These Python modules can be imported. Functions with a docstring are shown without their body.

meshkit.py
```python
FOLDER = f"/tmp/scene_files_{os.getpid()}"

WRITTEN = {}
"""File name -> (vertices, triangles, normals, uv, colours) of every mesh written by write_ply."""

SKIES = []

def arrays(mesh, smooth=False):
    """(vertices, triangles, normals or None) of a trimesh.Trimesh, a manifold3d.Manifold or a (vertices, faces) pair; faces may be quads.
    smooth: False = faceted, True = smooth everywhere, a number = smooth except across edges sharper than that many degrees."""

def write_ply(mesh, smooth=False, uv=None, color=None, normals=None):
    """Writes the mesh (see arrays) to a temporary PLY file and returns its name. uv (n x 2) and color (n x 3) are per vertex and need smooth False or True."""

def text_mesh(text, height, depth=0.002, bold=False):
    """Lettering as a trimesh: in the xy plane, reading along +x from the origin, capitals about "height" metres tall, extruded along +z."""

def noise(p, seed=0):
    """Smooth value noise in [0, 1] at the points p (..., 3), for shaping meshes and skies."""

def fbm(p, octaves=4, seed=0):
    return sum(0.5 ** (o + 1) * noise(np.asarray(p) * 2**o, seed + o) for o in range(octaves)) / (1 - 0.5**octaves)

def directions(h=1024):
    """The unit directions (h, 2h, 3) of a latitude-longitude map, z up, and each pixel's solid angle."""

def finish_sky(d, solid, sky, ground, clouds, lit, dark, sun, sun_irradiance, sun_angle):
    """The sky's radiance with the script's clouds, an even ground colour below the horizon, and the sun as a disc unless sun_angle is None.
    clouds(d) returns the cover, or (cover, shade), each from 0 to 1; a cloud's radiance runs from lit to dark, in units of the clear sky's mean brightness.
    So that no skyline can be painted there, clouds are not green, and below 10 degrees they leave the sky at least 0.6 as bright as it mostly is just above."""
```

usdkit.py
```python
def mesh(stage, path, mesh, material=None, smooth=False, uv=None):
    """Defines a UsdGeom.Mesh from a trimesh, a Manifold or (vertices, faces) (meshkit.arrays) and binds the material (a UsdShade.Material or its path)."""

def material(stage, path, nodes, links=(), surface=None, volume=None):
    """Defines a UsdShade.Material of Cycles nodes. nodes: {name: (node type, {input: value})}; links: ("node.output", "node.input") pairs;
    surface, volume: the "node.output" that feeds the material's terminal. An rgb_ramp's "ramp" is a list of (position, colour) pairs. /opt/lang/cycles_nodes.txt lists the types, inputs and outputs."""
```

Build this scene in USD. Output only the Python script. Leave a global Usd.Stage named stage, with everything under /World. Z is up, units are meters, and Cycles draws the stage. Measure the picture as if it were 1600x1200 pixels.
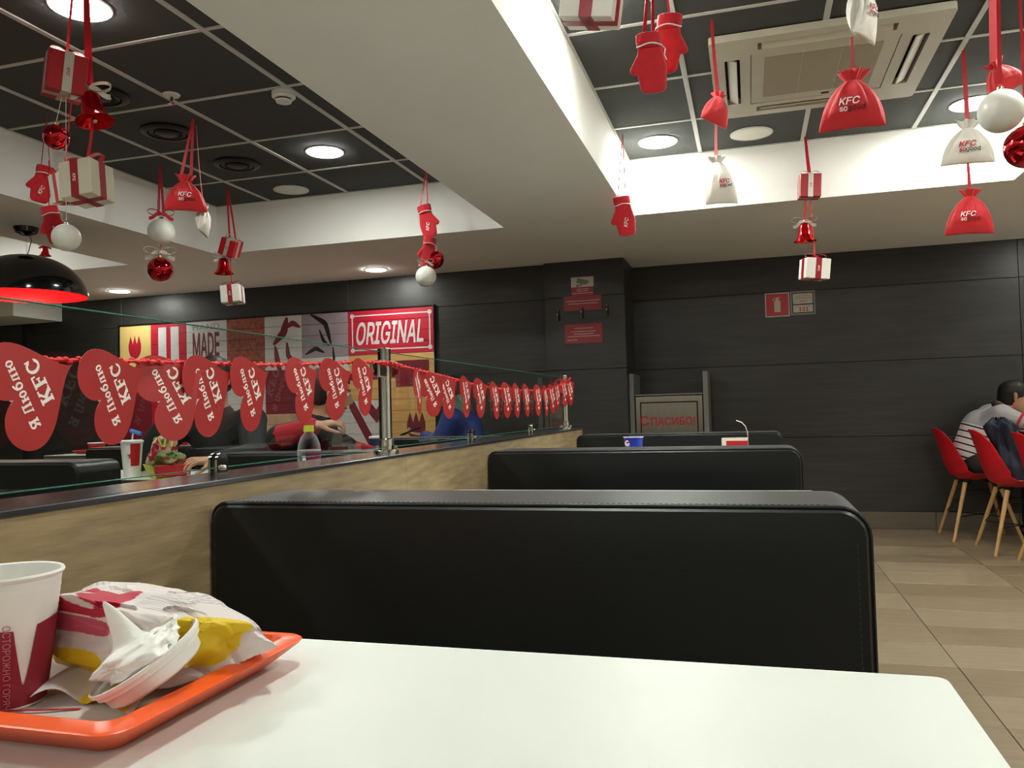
import math, random
import numpy as np, trimesh
from manifold3d import Manifold
from shapely.geometry import Polygon, LineString, Point, box as sbox, MultiPolygon
from shapely.ops import unary_union
from shapely import affinity
import usdkit, meshkit
from pxr import Usd, UsdGeom, UsdShade, UsdLux, Gf, Sdf, Vt

stage = Usd.Stage.CreateInMemory()
UsdGeom.SetStageUpAxis(stage, UsdGeom.Tokens.z)
UsdGeom.SetStageMetersPerUnit(stage, 1.0)
UsdGeom.Xform.Define(stage, '/World')
UsdGeom.Scope.Define(stage, '/World/Looks')
random.seed(7)
rng = np.random.default_rng(7)

# ------------------------------------------------------------------ camera, lights, exposure
YAW, PITCH, ROLL = -2.85093196e-01, 3.23743189e-02, -2.70053609e-02
CAM = (0.0, 0.0, 1.0)
cy, sy, cp, sp = math.cos(YAW), math.sin(YAW), math.cos(PITCH), math.sin(PITCH)
fwd = np.array([sy * cp, cy * cp, sp]); rgt0 = np.array([cy, -sy, 0.0]); up0 = np.cross(rgt0, fwd)
cr, sr = math.cos(ROLL), math.sin(ROLL)
rgt, upv = cr * rgt0 + sr * up0, -sr * rgt0 + cr * up0
cam = UsdGeom.Camera.Define(stage, '/World/camera')
cam.AddTransformOp().Set(Gf.Matrix4d(*rgt, 0, *upv, 0, *(-fwd), 0, *CAM, 1))
cam.CreateHorizontalApertureAttr(36.0); cam.CreateVerticalApertureAttr(27.0)
cam.CreateFocalLengthAttr(36.0 * 1268.0 / 1600.0)
cam.CreateClippingRangeAttr(Gf.Vec2f(0.02, 100))
EXPOSURE = 2.1
cam.CreateExposureAttr(EXPOSURE)
DISC = 34.0          # radiance of the round ceiling lamps
SPOT = 26.0          # radiance of the small lamps in the low ceiling
PEND = 22.0          # bulb in the pendant lamp
LAMP_COL = (0.965, 1.0, 0.925)

# ------------------------------------------------------------------ helpers
def lin(c):
    c = np.asarray(c, float) / 255.0
    return np.where(c <= 0.04045, c / 12.92, ((c + 0.055) / 1.055) ** 2.4)

MATS = {}
def mat(name, rgb, rough=0.5, metal=0.0, var=0.06, scale=9.0, stretch=(1, 1, 1), bump=0.0, bscale=60.0, coat=0.0, spec=0.5, trans=0.0, sheen=0.0, emit=None, thin=False, sub=0.0):
    c = lin(rgb)
    n = {'tc': ('texture_coordinate', {}), 'mp': ('mapping', {'scale': stretch}), 'n': ('noise_texture', {'scale': scale, 'detail': 4.0}),
         'r': ('rgb_ramp', {'ramp': [(0.25, tuple(np.clip(c * (1 - var), 0, 1))), (0.75, tuple(np.clip(c * (1 + var), 0, 1)))]}),
         'p': ('principled_bsdf', {'roughness': rough, 'metallic': metal, 'coat_weight': coat, 'specular_ior_level': spec, 'transmission_weight': trans, 'sheen_weight': sheen})}
    l = [('tc.object', 'mp.vector'), ('mp.vector', 'n.vector'), ('n.fac', 'r.fac'), ('r.color', 'p.base_color')]
    if bump:
        n['bn'] = ('noise_texture', {'scale': bscale, 'detail': 3.0}); n['b'] = ('bump', {'strength': bump, 'distance': 0.004})
        l += [('mp.vector', 'bn.vector'), ('bn.fac', 'b.height'), ('b.normal', 'p.normal')]
    if emit:
        n['p'][1]['emission_color'] = tuple(emit[0]); n['p'][1]['emission_strength'] = emit[1]
    MATS[name] = usdkit.material(stage, '/World/Looks/' + name, n, l, surface='p.BSDF')
    return MATS[name]

def emitter(name, col, s):
    MATS[name] = usdkit.material(stage, '/World/Looks/' + name, {'e': ('emission', {'color': col, 'strength': s})}, [], surface='e.emission')
    return MATS[name]

COUNT = {}
def newpath(parent, name):
    base = str(parent.GetPath()) if parent is not None else '/World'
    k = (base, name); i = COUNT.get(k, 0); COUNT[k] = i + 1
    return base + '/' + (name if i == 0 else f'{name}_{i:03d}')

def tag(o, label=None, cat=None, group=None, kind=None):
    for k, v in (('label', label), ('category', cat), ('group', group), ('kind', kind)):
        if v: o.SetCustomDataByKey(k, v)
    return o

def basis(X, Y, Z, loc):
    return Gf.Matrix4d(*map(float, X), 0, *map(float, Y), 0, *map(float, Z), 0, *map(float, loc), 1)

def rotm(rz=0, rx=0, ry=0):
    a, b, c = rx, ry, rz
    Rx = np.array([[1, 0, 0], [0, math.cos(a), -math.sin(a)], [0, math.sin(a), math.cos(a)]])
    Ry = np.array([[math.cos(b), 0, math.sin(b)], [0, 1, 0], [-math.sin(b), 0, math.cos(b)]])
    Rz = np.array([[math.cos(c), -math.sin(c), 0], [math.sin(c), math.cos(c), 0], [0, 0, 1]])
    return Rz @ Ry @ Rx

def thing(name, label, cat, loc=(0, 0, 0), rz=0, group=None, rot=None, kind=None):
    x = UsdGeom.Xform.Define(stage, newpath(None, name))
    R = rotm(math.radians(rz)) if rot is None else rot
    x.AddTransformOp().Set(basis(R[:, 0], R[:, 1], R[:, 2], loc))
    return tag(x.GetPrim(), label, cat, group, kind)

def part(parent, name, mesh, m, smooth=35, label=None, kind=None):
    p = usdkit.mesh(stage, newpath(parent, name), mesh, MATS[m] if isinstance(m, str) else m, smooth=smooth).GetPrim()
    return tag(p, label, None, None, kind)

def single(name, mesh, m, label, cat, group=None, smooth=35, kind=None):
    return tag(part(None, name, mesh, m, smooth), label, cat, group, kind)

def struct(name, mesh, m, label=None, smooth=False):
    return tag(part(None, name, mesh, m, smooth), label, None, None, 'structure')

def dup(src, loc, rz=0, label=None, group=None, rot=None):
    d = src.GetCustomData(); base = src.GetName()
    x = UsdGeom.Xform.Define(stage, newpath(None, base.rsplit('_', 1)[0] if base[-3:].isdigit() else base))
    R = rotm(math.radians(rz)) if rot is None else rot
    pr = x.GetPrim(); pr.GetReferences().AddInternalReference(src.GetPath()); pr.SetInstanceable(True)
    x.GetPrim().GetAttribute('xformOp:transform').Set(basis(R[:, 0], R[:, 1], R[:, 2], loc))
    return tag(pr, label or d['label'], d['category'], group or d.get('group'))

# --- mesh makers
cat_ = trimesh.util.concatenate
def T(v, f): return trimesh.Trimesh(np.asarray(v, float), np.asarray(f, int), process=False)
def bx(x0, x1, y0, y1, z0, z1):
    m = trimesh.creation.box((abs(x1 - x0), abs(y1 - y0), abs(z1 - z0))); m.apply_translation(((x0 + x1) / 2, (y0 + y1) / 2, (z0 + z1) / 2)); return m
def tri(mf):
    m = mf.to_mesh(); return trimesh.Trimesh(m.vert_properties[:, :3], m.tri_verts, process=False)
def cbox(x0, x1, y0, y1, z0, z1, c=0.002):
    pts = []
    for x, sx in ((x0, 1), (x1, -1)):
        for y, sy_ in ((y0, 1), (y1, -1)):
            for z, sz in ((z0, 1), (z1, -1)):
                pts += [(x, y + sy_ * c, z + sz * c), (x + sx * c, y, z + sz * c), (x + sx * c, y + sy_ * c, z)]
    return tri(Manifold.hull_points(np.array(pts)))
def rbox(x0, x1, y0, y1, z0, z1, r=0.02, n=16):
    s = Manifold.sphere(r, n)
    return tri(Manifold.batch_hull([s.translate((x, y, z)) for x in (x0 + r, x1 - r) for y in (y0 + r, y1 - r) for z in (z0 + r, z1 - r)]))
def tube(pts, r, n=8, cap=True):
    pts = np.asarray(pts, float); k = len(pts); r = np.broadcast_to(np.asarray(r, float), (k,))
    t = np.gradient(pts, axis=0); t /= np.maximum(np.linalg.norm(t, axis=1, keepdims=True), 1e-9)
    a = np.cross(t[0], (0, 0, 1.0)); a = a if np.linalg.norm(a) > 1e-3 else np.cross(t[0], (1.0, 0, 0)); a /= np.linalg.norm(a)
    V = []
    for i in range(k):
        a = a - t[i] * (a @ t[i]); a /= np.linalg.norm(a); b = np.cross(t[i], a)
        th = np.arange(n) / n * 2 * np.pi
        V.append(pts[i] + r[i] * (np.cos(th)[:, None] * a + np.sin(th)[:, None] * b))
    V = np.vstack(V); Fs = []
    for i in range(k - 1):
        for j in range(n):
            p, q = i * n + j, i * n + (j + 1) % n
            Fs += [(p, q, q + n), (p, q + n, p + n)]
    if cap:
        V = np.vstack([V, pts[0], pts[-1]]); c0, c1 = k * n, k * n + 1
        for j in range(n):
            Fs += [(c0, (j + 1) % n, j), (c1, (k - 1) * n + j, (k - 1) * n + (j + 1) % n)]
    return T(V, Fs)
def lathe(prof, n=32, close=False):
    """profile of (r, z) turned about z; a profile that starts or ends off the axis stays open unless it is a closed loop"""
    pr = np.asarray(prof, float); k = len(pr); th = np.arange(n) / n * 2 * np.pi
    V = np.stack([pr[:, 0][:, None] * np.cos(th), pr[:, 0][:, None] * np.sin(th), np.repeat(pr[:, 1][:, None], n, 1)], -1).reshape(-1, 3)
    Fs = []
    for i in range(k - 1 + bool(close)):
        i2 = (i + 1) % k
        for j in range(n):
            p, q, p2, q2 = i * n + j, i * n + (j + 1) % n, i2 * n + j, i2 * n + (j + 1) % n
            if pr[i, 0] > 1e-7: Fs.append((p, q, q2))
            if pr[i2, 0] > 1e-7: Fs.append((p, q2, p2))
    m = trimesh.Trimesh(V, Fs, process=True); return m
def grid(fn, nu, nv, thick=0.0):
    u, v = np.meshgrid(np.linspace(0, 1, nu), np.linspace(0, 1, nv), indexing='ij')
    V = np.array([fn(a, b) for a, b in zip(u.ravel(), v.ravel())], float)
    Fs = []
    for i in range(nu - 1):
        for j in range(nv - 1):
            p = i * nv + j; Fs += [(p, p + nv, p + nv + 1), (p, p + nv + 1, p + 1)]
    m = T(V, Fs)
    if thick:
        N = m.vertex_normals; k = len(V); Fs = np.array(Fs)
        rim = [i * nv for i in range(nu)] + [(nu - 1) * nv + j for j in range(1, nv)] + [i * nv + nv - 1 for i in range(nu - 2, -1, -1)] + [j for j in range(nv - 2, 0, -1)]
        side = []
        for a, b in zip(rim, rim[1:] + rim[:1]): side += [(a, a + k, b + k), (a, b + k, b)]
        m = T(np.vstack([V, V - N * thick]), np.vstack([Fs, Fs[:, ::-1] + k, np.array(side)]))
        m.fix_normals()
    return m
def polys(s): return [g for g in getattr(s, 'geoms', [s]) if g.geom_type == 'Polygon' and g.area > 1e-9]
def extr(shape, d):
    return cat_([trimesh.creation.extrude_polygon(g, d, engine='earcut') for g in polys(shape)])
def put(mesh, o, X, Y):
    X = np.asarray(X, float); Y = np.asarray(Y, float); Z = np.cross(X, Y); m = mesh.copy()
    m.vertices = np.asarray(o) + m.vertices @ np.stack([X, Y, Z]); return m
def strip(pts, w, nrm, th=0.0006):
    """flat ribbon along pts, w wide across nrm x tangent"""
    pts = np.asarray(pts, float); t = np.gradient(pts, axis=0); t /= np.linalg.norm(t, axis=1, keepdims=True) + 1e-12
    nrm = np.broadcast_to(np.asarray(nrm, float), pts.shape); s = np.cross(nrm, t); s /= np.linalg.norm(s, axis=1, keepdims=True) + 1e-12
    n2 = np.cross(t, s); w = np.broadcast_to(np.asarray(w, float), (len(pts),))[:, None]
    V = np.stack([pts - s * w / 2 - n2 * th, pts + s * w / 2 - n2 * th, pts + s * w / 2 + n2 * th, pts - s * w / 2 + n2 * th], 1).reshape(-1, 3)
    Fs = []
    for i in range(len(pts) - 1):
        for j in range(4):
            p, q = i * 4 + j, i * 4 + (j + 1) % 4; Fs += [(p, q, q + 4), (p, q + 4, p + 4)]
    e = (len(pts) - 1) * 4; Fs += [(0, 2, 1), (0, 3, 2), (e, e + 1, e + 2), (e, e + 2, e + 3)]
    return T(V, Fs)
def text(s, h, d=0.0012, bold=False, shear=0.0, sx=1.0, center=True):
    m = meshkit.text_mesh(s, h, d, bold)
    m.vertices[:, 0] = m.vertices[:, 0] * sx + shear * m.vertices[:, 1]
    if center:
        lo, hi = m.bounds; m.vertices[:, 0] -= (lo[0] + hi[0]) / 2; m.vertices[:, 1] -= (lo[1] + hi[1]) / 2
    return m
def hullpts(sph, n=12):
    return Manifold.batch_hull([Manifold.sphere(r, n).translate(tuple(map(float, p))) for p, r in sph])
def blob(c, r, seed=0, amp=0.25, freq=18.0, sub=3, squash=(1, 1, 1)):
    m = trimesh.creation.icosphere(subdivisions=sub, radius=1.0); v = m.vertices
    n = meshkit.fbm(v * freq / 10 + seed * 7.1, 4, seed)
    m.vertices = np.asarray(c) + v * (1 + amp * (n - 0.5) * 2)[:, None] * r * np.asarray(squash); return m

# --- slab lettering for the paper hearts (unit height glyph polygons)
def _st(pts, w): return LineString(pts).buffer(w / 2, cap_style=2, join_style=2)
def _ring(cx, cy_, rx, ry, t):
    o = affinity.scale(Point(0, 0).buffer(1, 24), rx, ry); i = affinity.scale(Point(0, 0).buffer(1, 24), rx - t, ry - t * 0.75)
    return affinity.translate(o.difference(i), cx, cy_)
def glyph(c):
    if c == 'K': g = unary_union([sbox(.1, 0, .33, 1), sbox(0, 0, .45, .12), sbox(0, .88, .45, 1), _st([(.3, .42), (.82, .97)], .15), _st([(.42, .55), (.86, .04)], .24), sbox(.6, .88, 1.0, 1), sbox(.62, 0, 1.06, .12)]); w = 1.08
    elif c == 'F': g = unary_union([sbox(.1, 0, .33, 1), sbox(0, 0, .48, .12), sbox(0, .87, .85, 1), sbox(.3, .44, .62, .57), sbox(.55, .36, .64, .66), sbox(.74, .68, .85, 1)]); w = .92
    elif c == 'C': g = _ring(.48, .5, .48, .52, .22).difference(sbox(.62, .3, 1.2, .68)).union(sbox(.8, .62, .9, 1.0)); w = .98
    elif c == 'Я': g = unary_union([sbox(.55, 0, .78, 1), sbox(.45, 0, .88, .12), sbox(.35, .88, .88, 1), _ring(.38, .7, .36, .31, .2).difference(sbox(.55, .3, 1, 1.1)), _st([(.42, .45), (.14, .03)], .22), sbox(0, 0, .32, .12)]); w = .94
    elif c == 'Л': g = unary_union([_st([(.16, .06), (.3, .95)], .16), sbox(.6, 0, .82, 1), sbox(.2, .88, .92, 1), sbox(0, 0, .34, .12), sbox(.5, 0, .92, .12)]); w = .98
    elif c == 'ю': g = unary_union([sbox(.07, 0, .27, .7), sbox(0, 0, .35, .1), sbox(0, .6, .35, .7), sbox(.25, .3, .5, .42), _ring(.72, .35, .3, .37, .18)]); w = 1.08
    elif c == 'б': g = unary_union([_ring(.34, .34, .34, .36, .19), _st([(.1, .3), (.14, .66), (.34, .82), (.6, .94)], .17)]); w = .74
    elif c == 'л': g = unary_union([_st([(.13, .05), (.24, .66)], .15), sbox(.44, 0, .64, .7), sbox(.16, .6, .72, .7), sbox(0, 0, .28, .1), sbox(.37, 0, .72, .1)]); w = .78
    else: return None, .35
    return g, w
def slab(s, h, gap=.06):
    x, out = 0.0, []
    for c in s:
        g, w = glyph(c)
        if g is not None: out.append(affinity.translate(g, x, 0))
        x += w + gap
    g = affinity.scale(unary_union(out), h, h, origin=(0, 0)); b = g.bounds
    return affinity.translate(g, -(b[0] + b[2]) / 2, -(b[1] + b[3]) / 2)

# ------------------------------------------------------------------ materials
mat('plaster', (247, 246, 240), .85, var=.02, scale=3)
mat('ceiling_tile', (68, 69, 67), .9, var=.05, scale=40, bump=.15, bscale=220)
mat('tile_bar', (196, 196, 192), .5, var=.02)
mat('dark_panel', (53, 51, 48), .42, var=.22, scale=5, stretch=(.5, 6, 6), bump=.12, bscale=14, spec=.45)
mat('dark_joint', (14, 13, 12), .8)
mat('base_tile', (104, 92, 78), .45, var=.15, scale=4, stretch=(1, 1, 6))
for k, c in enumerate(((142, 125, 101), (134, 118, 94), (148, 132, 108))):
    mat(f'floor_tile_{"abc"[k]}', c, .38, var=.13, scale=3 + k, stretch=(1.2, 9, 1), bump=.05, bscale=10)
mat('grout', (88, 78, 66), .9)
mat('oak', (152, 131, 97), .5, var=.3, scale=7, stretch=(4, 1.2, 9), bump=.08, bscale=20)
mat('steel_cap', (130, 130, 134), .16, metal=.9, var=.05, scale=3)
mat('chrome', (200, 198, 190), .08, metal=1.0, var=.02)
mat('brushed_steel', (150, 142, 128), .3, metal=.9, var=.08, scale=8, stretch=(8, 1, 1))
mat('grey_metal', (128, 128, 124), .45, metal=.3)
mat('vinyl', (15, 18, 18), .38, var=.08, scale=20, bump=.06, bscale=260, spec=.4, sheen=.12)
mat('thread', (62, 64, 66), .6)
mat('table_white', (216, 219, 212), .42, var=.01, spec=.5)
mat('table_edge', (70, 66, 60), .5)
mat('black_metal', (18, 18, 18), .4, metal=.4)
mat('white_plastic', (222, 221, 212), .45, var=.02)
mat('grey_plastic', (120, 118, 110), .5)
mat('ac_plastic', (192, 186, 168), .5, var=.02)
mat('ac_grille', (160, 149, 128), .7, var=.03, scale=60)
mat('dark_slot', (16, 16, 16), .8)
mat('paint_white', (235, 233, 224), .5, var=.02)
emitter('lamp_disc', LAMP_COL, DISC); emitter('spot_disc', LAMP_COL, SPOT); emitter('bulb', (1.0, .8, .62), PEND)
mat('pend_black', (16, 16, 17), .12, var=.02, coat=.5)
mat('pend_red', (226, 20, 30), .35, var=.03)
mat('ribbon_red', (190, 14, 30), .38, var=.1, scale=30, sheen=.2)
mat('paper_red', (170, 42, 41), .38, var=.04, scale=6)
mat('ink_white', (236, 230, 222), .6, var=.02)
mat('cord_red', (214, 22, 24), .5, var=.12, scale=60)
# glass: mostly clear, mirror-like by fresnel
MATS['glass'] = usdkit.material(stage, '/World/Looks/glass', {'f': ('fresnel', {'IOR': 1.5}), 'ge': ('geometry', {}), 'nb': ('math', {'math_type': 'subtract', 'value1': 1.0}), 'ff': ('math', {'math_type': 'multiply'}), 't': ('transparent_bsdf', {'color': (.95, .975, .965)}), 'g': ('glossy_bsdf', {'color': (1, 1, 1), 'roughness': 0.0}), 'm': ('mix_closure', {})},
    [('ge.backfacing', 'nb.value2'), ('f.fac', 'ff.value1'), ('nb.value', 'ff.value2'), ('ff.value', 'm.fac'), ('t.BSDF', 'm.closure1'), ('g.BSDF', 'm.closure2')], surface='m.closure')
mat('glass_edge', (74, 150, 128), .2, trans=.3, var=.02)

# ------------------------------------------------------------------ the room
ZS, ZC, ZT = 2.19, 2.538, 2.60
X0, X1, Y0, YW, YL = -9.5, 6.4, -4.6, 6.92, 6.46
COVES = [(-.68, 1.43, -3.4, 5.025), (-3.68, -1.5, -3.4, 5.03), (-6.7, -4.52, -3.4, 5.10), (2.75, 5.3, -3.4, 5.02)]
so = sbox(X0, Y0, X1, YW + .15)
for a in COVES: so = so.difference(sbox(a[0], a[2], a[1], a[3]))
m = extr(so, ZT - ZS); m.apply_translation((0, 0, ZS))
ceiling = thing('ceiling', 'white plastered low ceiling with sunken dark grid fields', None, kind='structure')
part(ceiling, 'low_ceiling', m, 'plaster', smooth=False)
part(ceiling, 'upper_slab', bx(X0, X1, Y0, YW + .15, ZT, ZT + .1), 'plaster', smooth=False)
part(ceiling, 'upper_plaster', cat_([bx(-6.7, -4.52, -3.4, 5.1, ZC, ZC + .02), bx(2.75, 5.3, -3.4, 5.02, ZC, ZC + .02)]), 'plaster', smooth=False)
def cove_grid(c, xs, ys):
    ax, bx_, ay, by = c; X = [ax] + xs + [bx_]; Y = [ay] + ys + [by]
    for i in range(len(X) - 1):
        for j in range(len(Y) - 1):
            if Y[j + 1] < -.9: continue
            part(ceiling, 'ceiling_tile', cbox(X[i] + .001, X[i + 1] - .001, Y[j] + .001, Y[j + 1] - .001, ZC, ZC + .014, .002), 'ceiling_tile', smooth=False)
    part(ceiling, 'ceiling_tile', bx(ax, bx_, ay, by, ZC + .015, ZC + .02), 'ceiling_tile', smooth=False)
    w = .012
    for x in xs: part(ceiling, 'grid_bar', cbox(x - w, x + w, ay, by, ZC - .006, ZC + .01, .001), 'tile_bar', smooth=False)
    for y in ys:
        for i in range(len(X) - 1): part(ceiling, 'grid_bar', cbox(X[i] + (w if i else 0), X[i + 1] - (w if i < len(X) - 2 else 0), y - w * .8, y + w * .8, ZC - .005, ZC + .01, .001), 'tile_bar', smooth=False)
    for q in (bx(ax, ax + .012, ay, by, ZC - .004, ZC), bx(bx_ - .012, bx_, ay, by, ZC - .004, ZC), bx(ax, bx_, by - .01, by, ZC - .004, ZC)): part(ceiling, 'edge_bar', q, 'tile_bar', smooth=False)
cove_grid(COVES[0], [-.24, .345, .94], [-.93, -.335, .26, .855, 1.45, 2.045, 2.64, 3.235, 3.83, 4.425])
cove_grid(COVES[1], [-3.23, -2.62, -2.025], [-.9, -.3, .3, .9, 1.5, 2.10, 2.70, 3.295, 3.90, 4.50])

# floor: slab of grout with tiles of its own on the side in view
floor = thing('floor', 'grey-brown wood-look stone tiles with thin dark joints', None, kind='structure')
part(floor, 'slab', bx(X0, X1, Y0, YW + .15, -.1, -.004), 'grout', smooth=False)
xs = [.707 + .595 * k for k in range(-3, 5)]; ys = [3.39 + .2985 * k for k in range(-16, 13)]; ys[-1] = YW
n = 0
for i in range(len(xs) - 1):
    for j in range(len(ys) - 1):
        if xs[i] < -.95: continue
        dz = rng.uniform(-.0006, .0006)
        part(floor, 'floor_tile', cbox(xs[i] + .0017, xs[i + 1] - .0017, ys[j] + .0015, ys[j + 1] - .0015, -.006, dz, .0012), 'floor_tile_' + 'abc'[int(rng.integers(3))], smooth=False); n += 1
MATS['far_floor'] = usdkit.material(stage, '/World/Looks/far_floor', {'tc': ('texture_coordinate', {}), 'b': ('brick_texture', {'offset': 0.0, 'scale': 1.0, 'brick_width': .595, 'row_height': .2985, 'mortar_size': .002, 'color1': tuple(lin((146, 127, 102))), 'color2': tuple(lin((138, 120, 96))), 'mortar': tuple(lin((80, 70, 58)))}), 'p': ('principled_bsdf', {'roughness': .4})},
    [('tc.object', 'b.vector'), ('b.color', 'p.base_color')], surface='p.BSDF')
part(floor, 'far_floor', bx(X0, -1.09, Y0, YL, -.004, 0), 'far_floor', smooth=False)
part(floor, 'far_floor', bx(2.87, X1, Y0, YW, -.004, 0), 'far_floor', smooth=False)

# back wall: boards with open joints on a dark backing
ZROW = [.131, .72, 1.312, 1.90, ZS]
def board_wall(name, x0, x1, y, label, width=2.44, off=0.0, bottom=True):
    w = thing(name, label, None, kind='structure')
    part(w, 'backing', bx(x0, x1, y + .006, y + .15, 0, ZS), 'dark_joint', smooth=False)
    for r in range(len(ZROW) - 1):
        x = x0
        while x < x1 - .01:
            e = min(x1, x + (width - off if x == x0 and off else width))
            part(w, 'wall_board', cbox(x + .0015, e - .0015, y, y + .012, ZROW[r] + .0016, ZROW[r + 1] - .0016, .0012), 'dark_panel', smooth=False); x = e
    return w
wall_back = board_wall('wall_back', -.93, X1, YW, 'dark wood-grain board wall behind the bin, right of the column', 2.9)
wall_left_back = board_wall('wall_back_left', X0, -1.58, YL, 'dark wood-grain board wall carrying the mural', 2.44, 1.2)
col = thing('wall_column', 'dark board-clad column jutting from the back wall', None, kind='structure')
part(col, 'core', bx(-1.574, -.936, 6.41, YW + .1, 0, ZS), 'dark_joint', smooth=False)
for r in range(len(ZROW) - 1):
    part(col, 'wall_board', cbox(-1.58, -.93, 6.40, 6.412, ZROW[r] + .0016, ZROW[r + 1] - .0016, .0012), 'dark_panel', smooth=False)
    part(col, 'wall_board', cbox(-.94, -.928, 6.412, YW, ZROW[r] + .0016, ZROW[r + 1] - .0016, .0012), 'dark_panel', smooth=False)
bb = thing('baseboard_back', 'grey-brown tile skirting along the back wall', None, kind='structure')
for k in range(8): part(bb, 'skirting_tile', cbox(-.925 + .565 * k, -.925 + .565 * (k + 1) - .003, YW - .012, YW, .001, .131, .0015), 'base_tile', smooth=False)
struct('wall_right', bx(X1, X1 + .12, Y0, YW + .15, 0, ZT), 'plaster'); struct('wall_left', bx(X0 - .12, X0, Y0, YW + .15, 0, ZT), 'dark_panel')
struct('wall_front', bx(X0, X1, Y0 - .12, Y0, 0, ZT), 'plaster')
# lowered box over the passage at far left with a dark door under it
struct('trim_1', cbox(X0, -6.53, 5.9, 6.46, 2.0, ZS, .003), 'plaster', 'lowered ceiling box at the far left')
d = thing('door_1', 'dark flush door with a small bright handle under the lowered ceiling box', None, kind='structure')
part(d, 'door_leaf', cbox(-7.9, -7.0, 6.43, 6.458, 0, 1.98, .003), 'dark_panel', smooth=False)
for a in ((-7.97, -7.9), (-7.0, -6.93)): part(d, 'door_frame', cbox(a[0], a[1], 6.42, 6.46, 0, 1.99, .003), 'dark_joint', smooth=False)
part(d, 'door_handle', tube([(-7.08, 6.43, 1.05), (-7.08, 6.39, 1.05), (-7.18, 6.385, 1.05)], .009), 'chrome')

# ------------------------------------------------------------------ lamps and ceiling fittings
def lamp(x, y, z, r, em, label, group=None, rim='paint_white'):
    t = thing('ceiling_light', label, 'ceiling light', (x, y, z), group=group)
    part(t, 'lamp_rim', lathe([(r, 0), (r + .006, -.001), (r + .006, -.004), (r + .002, -.006), (r, -.006)], 40, True), rim)
    part(t, 'diffuser', lathe([(0, -.0095), (r - .004, -.0095), (r, -.007), (r, -.001), (0, -.001)], 40), em, smooth=False)
    return t
lamp(-2.33, 2.40, ZC, .105, 'lamp_disc', 'glowing round ceiling lamp above the gift boxes at top left')
lamp(-2.33, 4.20, ZC, .105, 'lamp_disc', 'glowing round ceiling lamp in the middle of the left dark ceiling field')
lamp(-.464, 4.73, ZC, .108, 'lamp_disc', 'glowing round ceiling lamp left of the white speaker disc')
lamp(1.17, 4.71, ZC, .108, 'lamp_disc', 'glowing round ceiling lamp behind the white bag at right')
lamp(-5.51, 6.10, ZS, .085, 'spot_disc', 'small round lamp in the low ceiling beside the black pendant')
lamp(-2.92, 6.07, ZS, .085, 'spot_disc', 'small round lamp in the low ceiling above the red lettering of the mural')
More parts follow.
